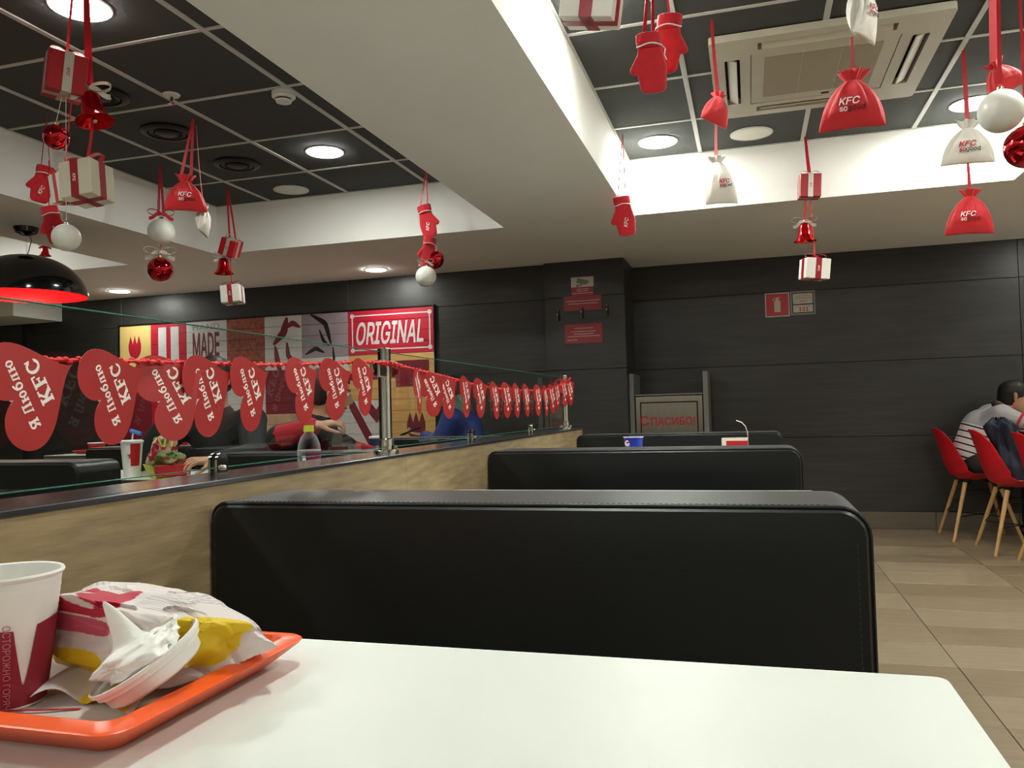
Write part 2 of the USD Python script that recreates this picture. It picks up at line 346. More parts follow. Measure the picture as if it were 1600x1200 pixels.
for x, y, lb in ((-2.33, .60, 'round ceiling lamp over the far side of the partition, beside the nearest bench'), (-2.33, -1.4, 'round ceiling lamp behind the camera, left of the beam'), (-2.33, -2.9, 'round ceiling lamp far behind the camera, left of the beam'), (-.464, 2.92, 'round ceiling lamp between the mitten pair and the beam'), (1.17, 2.90, 'round ceiling lamp above the white bauble at right'), (-.464, 1.11, 'round ceiling lamp above the nearest bench, beside the beam'), (1.17, 1.09, 'round ceiling lamp above the aisle, right of the nearest bench'),
      (-.464, -2.5, 'round ceiling lamp far behind the camera, beside the beam'), (1.17, -2.5, 'round ceiling lamp far behind the camera, above the aisle'), (3.4, 4.7, 'round lamp in the right-hand pale recess, nearest the back wall'), (4.7, 4.7, 'round lamp in the right-hand pale recess, back outer corner'), (3.4, 2.9, 'round lamp in the right-hand pale recess, second from the back wall'), (4.7, 2.9, 'round lamp in the right-hand pale recess, second in the outer row'), (3.4, 1.1, 'round lamp in the right-hand pale recess, third from the back wall'), (3.4, -.7, 'round lamp in the right-hand pale recess, beside the camera'), (4.7, 1.1, 'round lamp in the right-hand pale recess, third in the outer row')): lamp(x, y, ZC, .108, 'lamp_disc', lb)
lamp(2.2, 6.2, ZS, .085, 'spot_disc', 'small round lamp washing the back wall at far right')
for x, y, lb in ((-5.6, 4.3, 'round lamp in the left pale ceiling recess behind the pendant'), (-5.6, 2.0, 'round lamp in the left pale ceiling recess nearer the camera')): lamp(x, y, ZC, .105, 'lamp_disc', lb)
for x, y, lb in ((.058, 4.775, 'flat white loudspeaker disc beside the back lamp on the right ceiling'), (-2.94, 4.83, 'flat pale loudspeaker disc at the far end of the left ceiling')):
    t = thing('ceiling_speaker', lb, 'speaker', (x, y, ZC))
    part(t, 'speaker_rim', lathe([(.105, 0), (.118, -.002), (.118, -.006), (.106, -.009)], 40), 'white_plastic'); part(t, 'speaker_grille', lathe([(0, -.007), (.1065, -.007), (.1065, 0), (0, 0)], 40), 'paint_white', smooth=False)
for x, y, lb in ((-2.93, 3.60, 'round black air vent left of the hanging red bag'), (-2.93, 4.21, 'round black air vent behind the gift pair, farther along'), (-2.89, 3.08, 'round black air vent half hidden by the red bell')):
    t = thing('air_vent', lb, 'air vent', (x, y, ZC))
    part(t, 'vent_rim', lathe([(.11, 0), (.135, -.004), (.135, -.012), (.115, -.02), (.1, -.02), (.1, 0)], 36, True), 'black_metal'); part(t, 'vent_cone', lathe([(0, -.024), (.045, -.024), (.06, -.016), (.05, -.012), (0, -.012)], 36), 'black_metal'); part(t, 'vent_ring', lathe([(.07, -.012), (.09, -.02), (.093, -.017), (.075, -.008)], 36, True), 'black_metal')
t = thing('smoke_detector', 'white round smoke detector at a crossing of the ceiling grid', 'smoke detector', (-2.07, 3.35, ZC - .006))
part(t, 'detector_base', lathe([(0, 0), (.055, 0), (.055, -.022), (.046, -.03), (.03, -.03), (0, -.03)], 32), 'white_plastic'); part(t, 'detector_gap', lathe([(0, -.03), (.034, -.03), (.034, -.037), (0, -.037)], 32), 'dark_slot'); part(t, 'detector_head', lathe([(0, -.037), (.038, -.037), (.036, -.046), (.02, -.05), (0, -.05)], 32), 'white_plastic')
t = thing('sprinkler', 'small chrome fire sprinkler on the dark ceiling', 'sprinkler', (-2.58, 3.20, ZC))
part(t, 'plate', lathe([(0, 0), (.04, 0), (.036, -.008), (0, -.01)], 28), 'white_plastic'); part(t, 'nozzle', cat_([lathe([(0, -.008), (.008, -.008), (.006, -.035), (0, -.035)], 12), lathe([(0, -.042), (.014, -.042), (.014, -.045), (0, -.045)], 16), tube([(.007, 0, -.03), (.012, 0, -.036), (.004, 0, -.043)], .0018, 6), tube([(-.007, 0, -.03), (-.012, 0, -.036), (-.004, 0, -.043)], .0018, 6)]), 'chrome')

# ceiling air conditioner
t = thing('air_conditioner', 'square white ceiling air conditioner with four slots and beige grille', 'air conditioner', (.352, 3.915, ZC))
sq = lambda h: sbox(-h, -h, h, h)
fr = sq(.47).buffer(-.02).buffer(.02).difference(sbox(-.3, -.3, .3, .3))
slots = [sbox(-.27, .345, .27, .41), sbox(-.27, -.41, .27, -.345), sbox(.345, -.27, .41, .27), sbox(-.41, -.27, -.345, .27)]
for s_ in slots: fr = fr.difference(s_)
m = extr(fr, .03); m.apply_translation((0, 0, -.036)); part(t, 'frame', m, 'ac_plastic', smooth=False)
part(t, 'backing', bx(-.46, .46, -.46, .46, -.006, 0), 'dark_slot', smooth=False)
part(t, 'inner_panel', cbox(-.298, .298, -.298, .298, -.034, -.008, .003), 'ac_plastic', smooth=False)
for k in range(3):
    for q in range(1): part(t, 'grille', cbox(-.24 + .1605 * k, -.083 + .1605 * k, -.25, .22, -.0365, -.033, .001), 'ac_grille', smooth=False)
for k in range(24): pass
part(t, 'sensor', cbox(.03, .065, .258, .272, -.037, -.03, .001), 'dark_slot', smooth=False)
for k in range(4):
    m = cbox(-.255, .255, -.022, .022, -.004, .004, .002); m.apply_transform(trimesh.transformations.rotation_matrix(.45, (1, 0, 0))); m.apply_translation((0, .378, -.03)); m.apply_transform(trimesh.transformations.rotation_matrix(k * math.pi / 2, (0, 0, 1))); part(t, 'flap', m, 'ac_plastic', smooth=False)

# pendant lamp
t = thing('pendant_lamp', 'black dome pendant lamp glowing red inside, at far left', 'pendant lamp', (-4.19, 3.88, 0))
R_, h = .335, .25; z0 = 1.772
out = [(R_ * math.cos(a), z0 + h * math.sin(a)) for a in np.linspace(0, math.pi / 2 - .06, 16)]
inn = [((R_ - .004) * math.cos(a), z0 + (h - .006) * math.sin(a)) for a in np.linspace(0, math.pi / 2 - .06, 16)]
part(t, 'shade', lathe(out + [(0, out[-1][1] + .002)], 56), 'pend_black', smooth=60)
part(t, 'shade_lining', lathe([out[0]] + inn + [(0, inn[-1][1])], 56), 'pend_red', smooth=60)
part(t, 'bulb', lathe([(0, 1.83), (.03, 1.84), (.042, 1.868), (.034, 1.9), (.018, 1.93), (0, 1.93)], 20), 'bulb'); part(t, 'socket', lathe([(0, 1.925), (.02, 1.925), (.02, 2.008), (0, 2.008)], 16), 'black_metal')
part(t, 'canopy', lathe([(0, ZS), (.07, ZS), (.06, ZS - .03), (.02, ZS - .05), (0, ZS - .05)], 28), 'pend_black'); part(t, 'cable', tube([(.02, 0, 2.145), (.04, .0, 2.11), (.02, 0, 2.05), (0, 0, 2.01)], .003, 6), 'grey_plastic'); part(t, 'suspension_wire', tube([(0, 0, 2.15), (0, 0, 2.01)], .0012, 5), 'chrome')

# ------------------------------------------------------------------ low partition with glass screens
t = thing('low_partition', 'oak-clad low partition wall with a steel top plate', 'partition')
part(t, 'core', bx(-1.068, -.942, -2.0, 4.572, .002, .876), 'dark_joint', smooth=False)
e = [-2.0, -.7, .70, 2.10, 3.50, 4.58]
for i in range(5):
    part(t, 'oak_panel', cbox(-.946, -.93, e[i] + .0008, e[i + 1] - .0008, .003, .878, .001), 'oak', smooth=False); part(t, 'oak_panel', cbox(-1.08, -1.064, e[i] + .0008, e[i + 1] - .0008, .003, .878, .001), 'oak', smooth=False)
part(t, 'end_panel', cbox(-1.08, -.93, 4.57, 4.588, .003, .878, .001), 'oak', smooth=False)
part(t, 'top_plate', cbox(-1.082, -.928, -2.0, 4.586, .878, .888, .0015), 'steel_cap', smooth=False)
post = None
for y, lb in ((2.12, 'near chrome glass post, standing between two glass screens'), (4.46, 'far chrome glass post at the end of the partition'), (-.22, 'chrome glass post beside the near table, outside the picture')):
    if post is None:
        post = t = thing('glass_post', lb, 'post', (-1.0, y, .888))
        part(t, 'base_flange', cat_([lathe([(0, 0), (.036, 0), (.036, .008), (.03, .011), (0, .011)], 28)] + [trimesh.creation.cylinder(.006, .018, sections=10).apply_translation((.029 * math.cos(a), .029 * math.sin(a), .012)) for a in np.arange(6) * math.pi / 3]), 'chrome')
        part(t, 'collar', lathe([(.0185, .01), (.0225, .01), (.0225, .04), (.0185, .042)], 28), 'chrome')
        part(t, 'tube', lathe([(0, .01), (.0185, .01), (.0185, .296), (.017, .3), (0, .301)], 32), 'chrome')
        for s in (-1, 1):
            m = cat_([rbox(-.015, -.0045, s * .037 - .026, s * .037 + .026, .215, .262, .004, 10), rbox(.0045, .015, s * .037 - .026, s * .037 + .026, .215, .262, .004, 10)]); part(t, 'clamp', m, 'chrome')
    else: dup(post, (-1.0, y, .888), label=lb)
for a, b, lb, cl in ((-.185, 2.085, 'long clear glass screen on the partition left of the near post', (.55, 1.36)), (2.155, 4.425, 'clear glass screen on the partition between the two posts', (2.86, 3.72))):
    t = thing('glass_screen', lb, 'glass screen')
    part(t, 'pane', bx(-1.004, -.996, a, b, .9045, 1.1755), 'glass', smooth=False)
    part(t, 'pane_edge', cat_([bx(-1.004, -.996, a, b, 1.1755, 1.177), bx(-1.004, -.996, a, b, .903, .9045)]), 'glass_edge', smooth=False)
    for y in cl:
        c = thing('glass_clip', {.55: 'chrome glass clip outside the picture', 1.36: 'large chrome glass clip beside the hand of the person eating', 2.86: 'chrome double glass clip right of the near post', 3.72: 'small chrome double glass clip close to the far post'}[y], 'clip', (-1.0, y, .888))
        for s in (-1, 1):
            U = [(s * .013 + 0, -.016, 0), (s * .013, -.017, .028), (s * .013, -.008, .042), (s * .013, .008, .042), (s * .013, .017, .028), (s * .013, .016, 0)]
            part(c, 'arch_plate', extr(Polygon([(-.017, 0), (.017, 0), (.017, .03)] + [(.017 * math.cos(q), .03 + .015 * math.sin(q)) for q in np.linspace(0.1, math.pi - .1, 10)] + [(-.017, .03)]), .005).apply_transform(np.array([[0, 0, 1, s * .0075 - .0025], [1, 0, 0, 0], [0, 1, 0, 0], [0, 0, 0, 1]], float)), 'chrome')
            part(c, 'knob', trimesh.creation.icosphere(2, .0055).apply_translation((s * .013, 0, .016)), 'chrome')

# ------------------------------------------------------------------ benches and tables
def bench(name_label, loc, w, group=None):
    t = thing('bench', name_label, 'bench', loc)
    # back: end view rounded at the top corners, slightly bevelled on the edges
    def sec(o):
        r = .045 - o; a = [(o, .10), (o, .852 - o - r * .6)] + [(o + r * .6 - r * .6 * math.cos(q), .852 - o - r * .6 + r * .6 * math.sin(q)) for q in np.linspace(.2, 1.5, 5)]
        b = [(w - o - r + r * math.sin(q), .852 - o - r + r * math.cos(q)) for q in np.linspace(0, math.pi / 2, 8)]
        return a + b + [(w - o, .10)]
    P3 = [(x, y, z) for o, y in ((.010, 0), (.0, .010), (.0, .21), (.010, .22)) for x, z in sec(o)]
    part(t, 'backrest', tri(Manifold.hull_points(np.array(P3))), 'vinyl', smooth=40)
    for y in (.006, .214):
        pr = sec(.003); pr = [p for p in pr]
        part(t, 'piping', tube([(x, y, z) for x, z in pr], .0026, 6), 'vinyl', label='raised seam along the edge')
    st = [(x, .012, .852) for x in np.arange(.06, w - .06, .009)]
    part(t, 'stitching', cat_([bx(x, x + .0055, .0115, .0127, .8515, .8527) for x, _, _ in st] + [bx(w - .022, w - .0212, -.0004, .001, z, z + .0055) for z in np.arange(.2, .8, .009)]), 'thread', smooth=False, kind='stuff')
    for s in (-1, 1):
        y0, y1 = (-.44, -.002) if s < 0 else (.222, .66)
        part(t, 'seat_cushion', rbox(.004, w - .004, y0, y1, .36, .45, .02, 14), 'vinyl', smooth=50)
    part(t, 'bench_base', cat_([bx(.02, w - .02, -.40, -.005, .08, .358), bx(.02, w - .02, .225, .62, .08, .358), bx(.05, w - .05, -.37, .59, .0, .08), bx(.02, w - .02, -.005, .225, .08, .11)]), 'black_metal', smooth=False)
    return t
b1 = bench('nearest black vinyl bench, facing the white table', (-.928, 1.236, 0), 1.087)
dup(b1, (-.928, 2.824, 0), label='middle black vinyl bench, second from the camera')
dup(b1, (-.928, 4.412, 0), label='farthest black vinyl bench, in front of the steel bin')
dup(b1, (-2.17, 2.90, 0), label='black vinyl bench behind the glass, left of the near post')
dup(b1, (-2.17, 4.48, 0), label='black vinyl bench behind the glass, right of the near post')
dup(b1, (-3.48, 2.43, 0), label='black vinyl bench behind the glass at far left, beside the paper cup')
dup(b1, (-3.63, 3.74, 0), label='black vinyl bench behind the seated person in black')
def table(label, x0, x1, y0, y1, name='table', edge='table_edge', fy=.07):
    t = thing(name, label, 'table')
    part(t, 'tabletop', tri(Manifold.batch_hull([Manifold.cylinder(.022, .012, circular_segments=16).translate((x, y, .7275)) for x in (x0 + .012, x1 - .012) for y in (y0 + .012, y1 - .012)])), 'table_white', smooth=30)
    part(t, 'edge_band', tri(Manifold.batch_hull([Manifold.cylinder(.018, .0128, circular_segments=16).translate((x, y, .729)) for x in (x0 + .012, x1 - .012) for y in (y0 + .012, y1 - .012)])), edge, smooth=30)
    cx, cy_ = (x0 + x1) / 2, (y0 + y1) / 2
    part(t, 'pedestal', tube([(cx, cy_, .02), (cx, cy_, .727)], .035, 16), 'black_metal'); part(t, 'foot_plate', cbox(cx - .22, cx + .22, cy_ - fy, cy_ + fy, .001, .02, .004), 'black_metal')
    return t
table('white table in the foreground carrying the orange tray', -.926, .160, .2, .8165)
table('white table between the two nearest benches', -.926, .16, 1.86, 2.46); table('white table behind the middle bench', -.926, .16, 3.45, 4.05)
table('white table behind the glass with the bottle on it', -2.15, -1.09, 1.75, 2.5); table('white table behind the glass with crumpled papers on a red tray', -2.15, -1.09, 3.6, 4.15)
table('white table behind the glass where the person in black eats', -3.4, -2.2, 2.86, 3.42)
table('white table at far left carrying a small red tray', -5.2, -4.45, 4.95, 5.6); table('white table at far left with a tall blue cup', -5.1, -4.0, 5.75, 6.3)
# ------------------------------------------------------------------ paper garland on the near side of the glass
cordYZ = [(.45, 1.09), (.85, 1.088), (.97, 1.092), (1.125, 1.098), (1.335, 1.104), (1.486, 1.109), (1.70, 1.122), (1.92, 1.137), (2.07, 1.143), (2.22, 1.133), (2.54, 1.115), (2.87, 1.093), (3.29, 1.083), (3.85, 1.092), (4.2, 1.125), (4.36, 1.15), (4.47, 1.172)]
cordYZ = np.array(cordYZ)
def cord_z(y): return float(np.interp(y, cordYZ[:, 0], cordYZ[:, 1]))
bl = []
ico = trimesh.creation.icosphere(1, 1.0)
for k, y in enumerate(np.arange(.45, 4.475, .0085)):
    x = -.967 + (.0 if not 2.08 < y < 2.16 else .004)
    b = ico.copy(); b.vertices = b.vertices * (.0036, .0060, .0038) + (x + .0018 * math.sin(k * 1.9), y, cord_z(y) + .0028 * math.cos(k * 1.9)); bl.append(b)
bl.append(tube([(-.966, y, cord_z(y)) for y in np.linspace(.45, 4.475, 80)], .003, 6))
single('garland_cord', cat_(bl), 'cord_red', 'knobbly red garland cord strung along the glass screens from post to post', 'garland')
tt = np.linspace(0, 2 * math.pi, 72, endpoint=False)
HP = np.stack([16 * np.sin(tt) ** 3, 13 * np.cos(tt) - 5 * np.cos(2 * tt) - 2 * np.cos(3 * tt) - np.cos(4 * tt) + 2], 1) * (.158 / 32)
HP[:, 1] *= 1.02
ang = math.radians(118)
HR = HP @ np.array([[math.cos(ang), math.sin(ang)], [-math.sin(ang), math.cos(ang)]])
off = (HR.max(0) + HR.min(0)) / 2
heart_card = extr(Polygon(HR - off).buffer(0), .0011)
l1 = slab('Я Люблю', .0165); l2 = slab('KFC', .0225, .04)
l2 = affinity.scale(l2, 1.0, 1)
lt = unary_union([affinity.translate(l1, 0, .020), affinity.translate(l2, .004, -.015)])
lm = extr(lt.simplify(.0002), .0004)
lm.vertices[:, :2] = lm.vertices[:, :2] @ np.array([[math.cos(ang), math.sin(ang)], [-math.sin(ang), math.cos(ang)]]) - off + np.array([-.004, -.002])
lm2 = lm.copy(); lm2.vertices[:, 0] *= -1; lm2.faces = lm2.faces[:, ::-1]
h3 = lambda m, dz: put(T(m.vertices + (0, 0, dz), m.faces), (0, 0, 0), (0, 1, 0), (0, 0, 1))
ORD = ['first', 'second', 'third', 'fourth', 'fifth', 'sixth', 'seventh', 'eighth', 'ninth', 'tenth', 'eleventh', 'twelfth', 'thirteenth', 'fourteenth', 'fifteenth', 'sixteenth', 'seventeenth', 'eighteenth', 'nineteenth', 'twentieth', 'twenty-first', 'twenty-second', 'twenty-third']
HE = [(.893, 1.036, 0, 0), (1.047, 1.037, 4, 0), (1.185, 1.037, -10, 2), (1.275, 1.040, 2, -1), (1.414, 1.046, 5, 0), (1.615, 1.056, 3, 1), (1.760, 1.061, -2, -1), (1.914, 1.070, 4, 0), (2.265, 1.068, 14, 20), (2.385, 1.060, -14, 9), (2.52, 1.052, -6, 4),
      (2.704, 1.052, 3, 0), (2.858, 1.049, -2, 2), (3.047, 1.041, 2, 0), (3.208, 1.042, -4, 1), (3.350, 1.041, 1, -1), (3.512, 1.043, 2, 0), (3.718, 1.045, -3, 2), (3.866, 1.042, 3, -1), (4.001, 1.052, -4, 0), (4.116, 1.069, -3, 3), (4.28, 1.086, -6, -4), (4.41, 1.092, -8, 6)]
h0 = None
for k, (y, z, yaw, roll) in enumerate(HE):
    R = rotm(math.radians(yaw), math.radians(roll), math.radians(2 * math.sin(k * 2.3)))
    side = 'left of the near post' if k < 8 else 'right of the near post'
    if k in (0,): lb = 'big red paper heart cut by the left picture edge'
    elif k == 8: lb = 'first red paper heart right of the near post, swung nearly edge-on'
    elif k == 22: lb = 'last red paper heart, at the far post'
    elif k < 8: lb = f'red paper heart with white lettering, {ORD[k]} from the left on the garland'
    else: lb = f'red paper heart with white lettering, {ORD[k - 8]} after the near post on the garland'
    loc = (-.9615 - .0008 * (k % 3) + (.004 if k in (3, 8, 22) else 0), y, z)
    if h0 is None:
        h0 = thing('paper_heart', lb, 'paper heart', loc, group='paper hearts on the garland', rot=R)
        hc_ = part(h0, 'card', h3(heart_card, 0), 'paper_red', smooth=False); part(hc_, 'lettering', h3(lm, .0011), 'ink_white', smooth=False, label='white lettering'); part(hc_, 'back_lettering', put(T(lm2.vertices * (1, 1, -1), lm2.faces[:, ::-1]), (0, 0, 0), (0, 1, 0), (0, 0, 1)), 'ink_white', smooth=False, label='white lettering on the back')
    else: dup(h0, loc, label=lb, group='paper hearts on the garland', rot=R)

# ------------------------------------------------------------------ hanging decorations
mat('gift_red', (176, 24, 34), .3, var=.05); mat('gift_cream', (214, 204, 182), .55, var=.03); mat('gift_white', (232, 228, 218), .5, var=.02)
mat('ribbon_silver', (206, 200, 190), .3, metal=.35, var=.05); mat('ribbon_dark_red', (158, 18, 34), .35, var=.08)
mat('ball_red', (196, 10, 30), .07, metal=.85, var=.03, coat=.4); mat('ball_white', (228, 226, 216), .38, var=.02); mat('bell_red', (206, 22, 26), .14, metal=.8, var=.04)
mat('gold_cap', (196, 172, 110), .25, metal=.9)
mat('sack_red', (206, 24, 34), .62, var=.08, scale=14, bump=.2, bscale=90, sheen=.3); mat('sack_white', (222, 217, 206), .62, var=.04, scale=14, bump=.2, bscale=90, sheen=.2)
mat('felt_red', (196, 18, 32), .9, var=.1, scale=50, bump=.3, bscale=300, sheen=.5); mat('cord_white', (230, 226, 220), .7)
mat('ink_black', (26, 22, 22), .6); mat('ink_red', (176, 22, 36), .6)

def local(loc, R, w): return R.T @ (np.asarray(w, float) - np.asarray(loc, float))
def facing(loc, extra=0): return rotm(math.atan2(-loc[0], loc[1]) + math.radians(extra))
def ribbon_to(t, loc, R, start, anchor, w, m, sep=0.0, name='ribbon'):
    """ribbon (or two, sep apart at the foot) from a local start point up to a world anchor"""
    a = local(loc, R, anchor)
    for s in ((0,) if not sep else (-1, 1)):
        p0 = np.asarray(start, float) + (s * sep / 2, 0, 0)
        q = np.linspace(0, 1, 9)[:, None]; P = p0 + (a - p0) * q + np.array([0, .004, 0]) * np.sin(q * math.pi) * (s or 1)
        part(t, name, strip(P, np.linspace(w, w * .7, 9), (0, -1, 0)), m, smooth=False)
def cord_to(t, loc, R, start, anchor, r, m, sep=0.0, name='cord'):
    a = local(loc, R, anchor)
    for s in ((0,) if not sep else (-1, 1)):
        p0 = np.asarray(start, float) + (s * sep / 2, 0, 0); part(t, name, tube([p0, (p0 + a) / 2, a], r, 6), m)
def bow(s, tails=True):
    out = []
    for k in (-1, 1):
        th = np.linspace(0, 2 * math.pi, 17); P = np.stack([k * (.5 - .5 * np.cos(th)) * s, .12 * s * np.sin(th) * 0 - .02 * s, .24 * s * np.sin(th) + .16 * s * (.5 - .5 * np.cos(th))], 1); out.append(strip(P, .26 * s, (0, 1, 0) + np.zeros((17, 3)), .0007) if 0 else strip(P, .3 * s, np.stack([np.sin(th) * 0 + .2, np.zeros(17), np.ones(17)], 1), .0007))
        if tails:
            q = np.linspace(0, 1, 7); out.append(strip(np.stack([k * .9 * s * q, -.05 * s * np.sin(q * 5), -.35 * s * q + .1 * s * np.sin(q * 6)], 1), .26 * s, (0, 1, .2), .0007))
    out.append(trimesh.creation.icosphere(1, .14 * s)); return cat_(out)
def gift(label, loc, size, mb, mr, anchor=None, turn=25, tilt=0, rib='ribbon_red', rw=.014, letter=True, bow_s=.055, sep=0.0, bowm=None):
    w, d_, h = size; R = facing(loc, turn) @ rotm(0, math.radians(tilt) * .6, math.radians(tilt)); t = thing('gift_box', label, 'gift box', loc, group=None, rot=R)
    part(t, 'box', cbox(-w / 2, w / 2, -d_ / 2, d_ / 2, -h / 2, h / 2, .0025), mb, smooth=False)
    b = w * .12; e = .0012
    part(t, 'ribbon_band', extr(sbox(-w / 2 - e, -h / 2 - e, w / 2 + e, h / 2 + e).difference(sbox(-w / 2, -h / 2, w / 2, h / 2)), b * 2).apply_transform(np.array([[1, 0, 0, 0], [0, 0, -1, b], [0, 1, 0, 0], [0, 0, 0, 1]], float)), mr, smooth=False)
    rb_ = part(t, 'ribbon_band', extr(sbox(-d_ / 2 - e, -h / 2 - e, d_ / 2 + e, h / 2 + e).difference(sbox(-d_ / 2, -h / 2, d_ / 2, h / 2)), b * 2).apply_transform(np.array([[0, 0, 1, -b], [1, 0, 0, 0], [0, 1, 0, 0], [0, 0, 0, 1]], float)), mr, smooth=False)
    m = bow(bow_s); m.apply_translation((0, 0, h / 2 + bow_s * .15)); part(t, 'bow', m, bowm or mr, smooth=False)
    if letter: part(rb_, 'lettering', put(text('KFC', w * .085, .0006, True, .2), (0, -d_ / 2 - e, 0), (0, 0, -1), (1, 0, 0)), 'ink_white' if mr != 'ribbon_silver' else 'ink_red', smooth=False)
    if anchor is not None: ribbon_to(t, loc, R, (0, 0, h / 2), anchor, rw, rib, sep)
    return t
def ball(label, loc, r, m, anchor=None, thread='cord_white', bowm=None, bow_s=.07, ribw=0, turn=0, sep=0.0):
    R = facing(loc, turn); t = thing('bauble', label, 'bauble', loc, rot=R)
    part(t, 'sphere', trimesh.creation.icosphere(4, r), m, smooth=True)
    cp_ = part(t, 'cap', lathe([(0, r * .96), (r * .17, r * .97), (r * .17, r * 1.13), (r * .12, r * 1.16), (0, r * 1.16)], 18), 'gold_cap' if m == 'ball_red' else 'chrome')
    part(cp_, 'hanging_loop', tube([(r * .09 * math.cos(a), 0, r * 1.22 + r * .09 * math.sin(a)) for a in np.linspace(0, 2 * math.pi, 13)], .001, 5), 'gold_cap')
    if bowm: b = bow(bow_s); b.apply_translation((0, 0, r * 1.3 + .008)); part(t, 'bow', b, bowm, smooth=False)
    if anchor is not None:
        if ribw: ribbon_to(t, loc, R, (0, 0, r * 1.3), anchor, ribw, thread, sep)
        else: cord_to(t, loc, R, (0, 0, r * 1.28), anchor, .0011, thread)
    return t
def bell(label, loc, s, anchor=None, turn=0, rw=.01, tilt=0, bowm='ribbon_silver'):
    R = facing(loc, turn) @ rotm(0, math.radians(tilt), math.radians(tilt)); t = thing('bell', label, 'bell', loc, rot=R)
    o = [(.08, .5), (.2, .47), (.27, .36), (.3, .15), (.34, -.1), (.42, -.3), (.55, -.42), (.56, -.46)]
    part(t, 'bell_body', lathe([(0, .51 * s)] + [(r * s, z * s) for r, z in o] + [(r * s - .002, z * s - .001) for r, z in reversed(o)] + [(0, .49 * s)], 32), 'bell_red', smooth=50)
    part(t, 'clapper', trimesh.creation.icosphere(2, .09 * s).apply_translation((0, 0, -.42 * s)), 'gold_cap'); part(t, 'bell_loop', tube([(.05 * s * math.cos(a), 0, .55 * s + .06 * s * math.sin(a)) for a in np.linspace(0, 2 * math.pi, 11)], .0012, 5), 'gold_cap')
    b = bow(s * .62); b.apply_translation((0, -.01, .56 * s)); part(t, 'bow', b, bowm, smooth=False)
    if anchor is not None: ribbon_to(t, loc, R, (0, 0, .56 * s), anchor, rw, 'ribbon_red')
    return t
def sack(label, loc, w, h, m, anchor=None, turn=0, tilt=0, seed=1, rw=.012, tie='ribbon_red', front=True, rib='ribbon_red', sep=0.0):
    """soft drawstring bag: flat pointed bottom corners, gathered neck, flared ruffle"""
    R = facing(loc, turn) @ rotm(0, 0, math.radians(tilt)); t = thing('gift_bag', label, 'gift bag', loc, rot=R)
    nv, nu = 34, 72; V = []
    for i in range(nv):
        v = i / (nv - 1)
        a = w / 2 * (.09 + .91 * max(0, 1 - v ** 2.1) ** .72 * (1 - .14 * v)); b = w * (.012 + .2 * math.sin(math.pi * min(1, v * .95 + .02)) ** .8 + .02 * v); b = min(b, a * .95 if v > .5 else b)
        for j in range(nu):
            th = 2 * math.pi * j / nu; c, s_ = math.cos(th), math.sin(th)
            e = .75; x = a * abs(c) ** e * (1 if c > 0 else -1); y = b * abs(s_) ** 1.0 * (1 if s_ > 0 else -1)
            k = 1 + .10 * v * math.sin(th * 9 + seed) + .03 * math.sin(th * 23 + seed * 3) * v
            nz = (meshkit.fbm(np.array([x / w * 5 + seed * 3, y / w * 5, v * 4.]), 3, seed) - .5) * .05 * w * math.sin(math.pi * v)
            V.append((x * k, y * k + nz, -h / 2 + v * h + .02 * w * (abs(c) ** 3) * (1 - v) * -1.2))
    Fs = []
    for i in range(nv - 1):
        for j in range(nu):
            p, q = i * nu + j, i * nu + (j + 1) % nu; Fs += [(p, q, q + nu), (p, q + nu, p + nu)]
    k0 = len(V); V += [(0, 0, -h / 2), (0, 0, h / 2)]
    for j in range(nu): Fs += [(k0, (j + 1) % nu, j), (k0 + 1, (nv - 1) * nu + j, (nv - 1) * nu + (j + 1) % nu)]
    sk_ = part(t, 'sack', T(V, Fs), m, smooth=True)
    def ruf(u, v):
        th = 2 * math.pi * u; r = w * (.05 + .15 * v ** .7 * (1 + .35 * math.sin(th * 5 + seed) + .2 * math.sin(th * 9))); return (r * math.cos(th), r * .8 * math.sin(th), h / 2 - .01 + w * .19 * v + .02 * w * math.sin(th * 7 + seed) * v)
    part(t, 'ruffle', grid(ruf, 60, 8, .0012), m, smooth=True)
    part(t, 'tie', lathe([(w * .06, h / 2 - .012), (w * .08, h / 2 - .006), (w * .06, h / 2)], 20, True), tie)
    if front:
        wh = m == 'sack_red'; fy = -w * .232
        for q in range(1):
            a1 = text('KFC', w * .105, .0012, True, .22, 1.1); a2 = text('so', w * .082, .0012, True); a3 = text('good', w * .082, .0012, False)
            def drape(mm, ox, oz):
                mm = mm.copy(); mm.vertices[:, :2] += (ox, oz); v_ = (mm.vertices[:, 1] + h / 2) / h; x = mm.vertices[:, 0]
                aa = w / 2 * (.09 + .91 * np.clip(1 - np.clip(v_, 0, 1) ** 2.1, 0, 1) ** .72 * (1 - .14 * v_)); bb = w * (.012 + .2 * np.sin(np.pi * np.minimum(1, v_ * .95 + .02)) ** .8 + .02 * v_)
                y = -bb * np.sqrt(np.clip(1 - np.clip(np.abs(x) / aa, 0, .98) ** (2 / .75), .02, 1)) * (1.05) - .004 - mm.vertices[:, 2]
                out = T(np.stack([mm.vertices[:, 0], y, mm.vertices[:, 1]], 1), mm.faces); return out
            part(sk_, 'lettering', drape(a1, -w * .02, -.02 * w), 'ink_white' if wh else 'ink_red', smooth=False)
            part(sk_, 'lettering', drape(a2, -w * .105, -.135 * w), 'ink_white' if wh else 'ink_red', smooth=False); part(sk_, 'lettering', drape(a3, w * .085, -.135 * w), 'ink_black', smooth=False, label='black lettering')
    if anchor is not None: ribbon_to(t, loc, R, (0, 0, h / 2), anchor, rw, rib, sep)
    return t
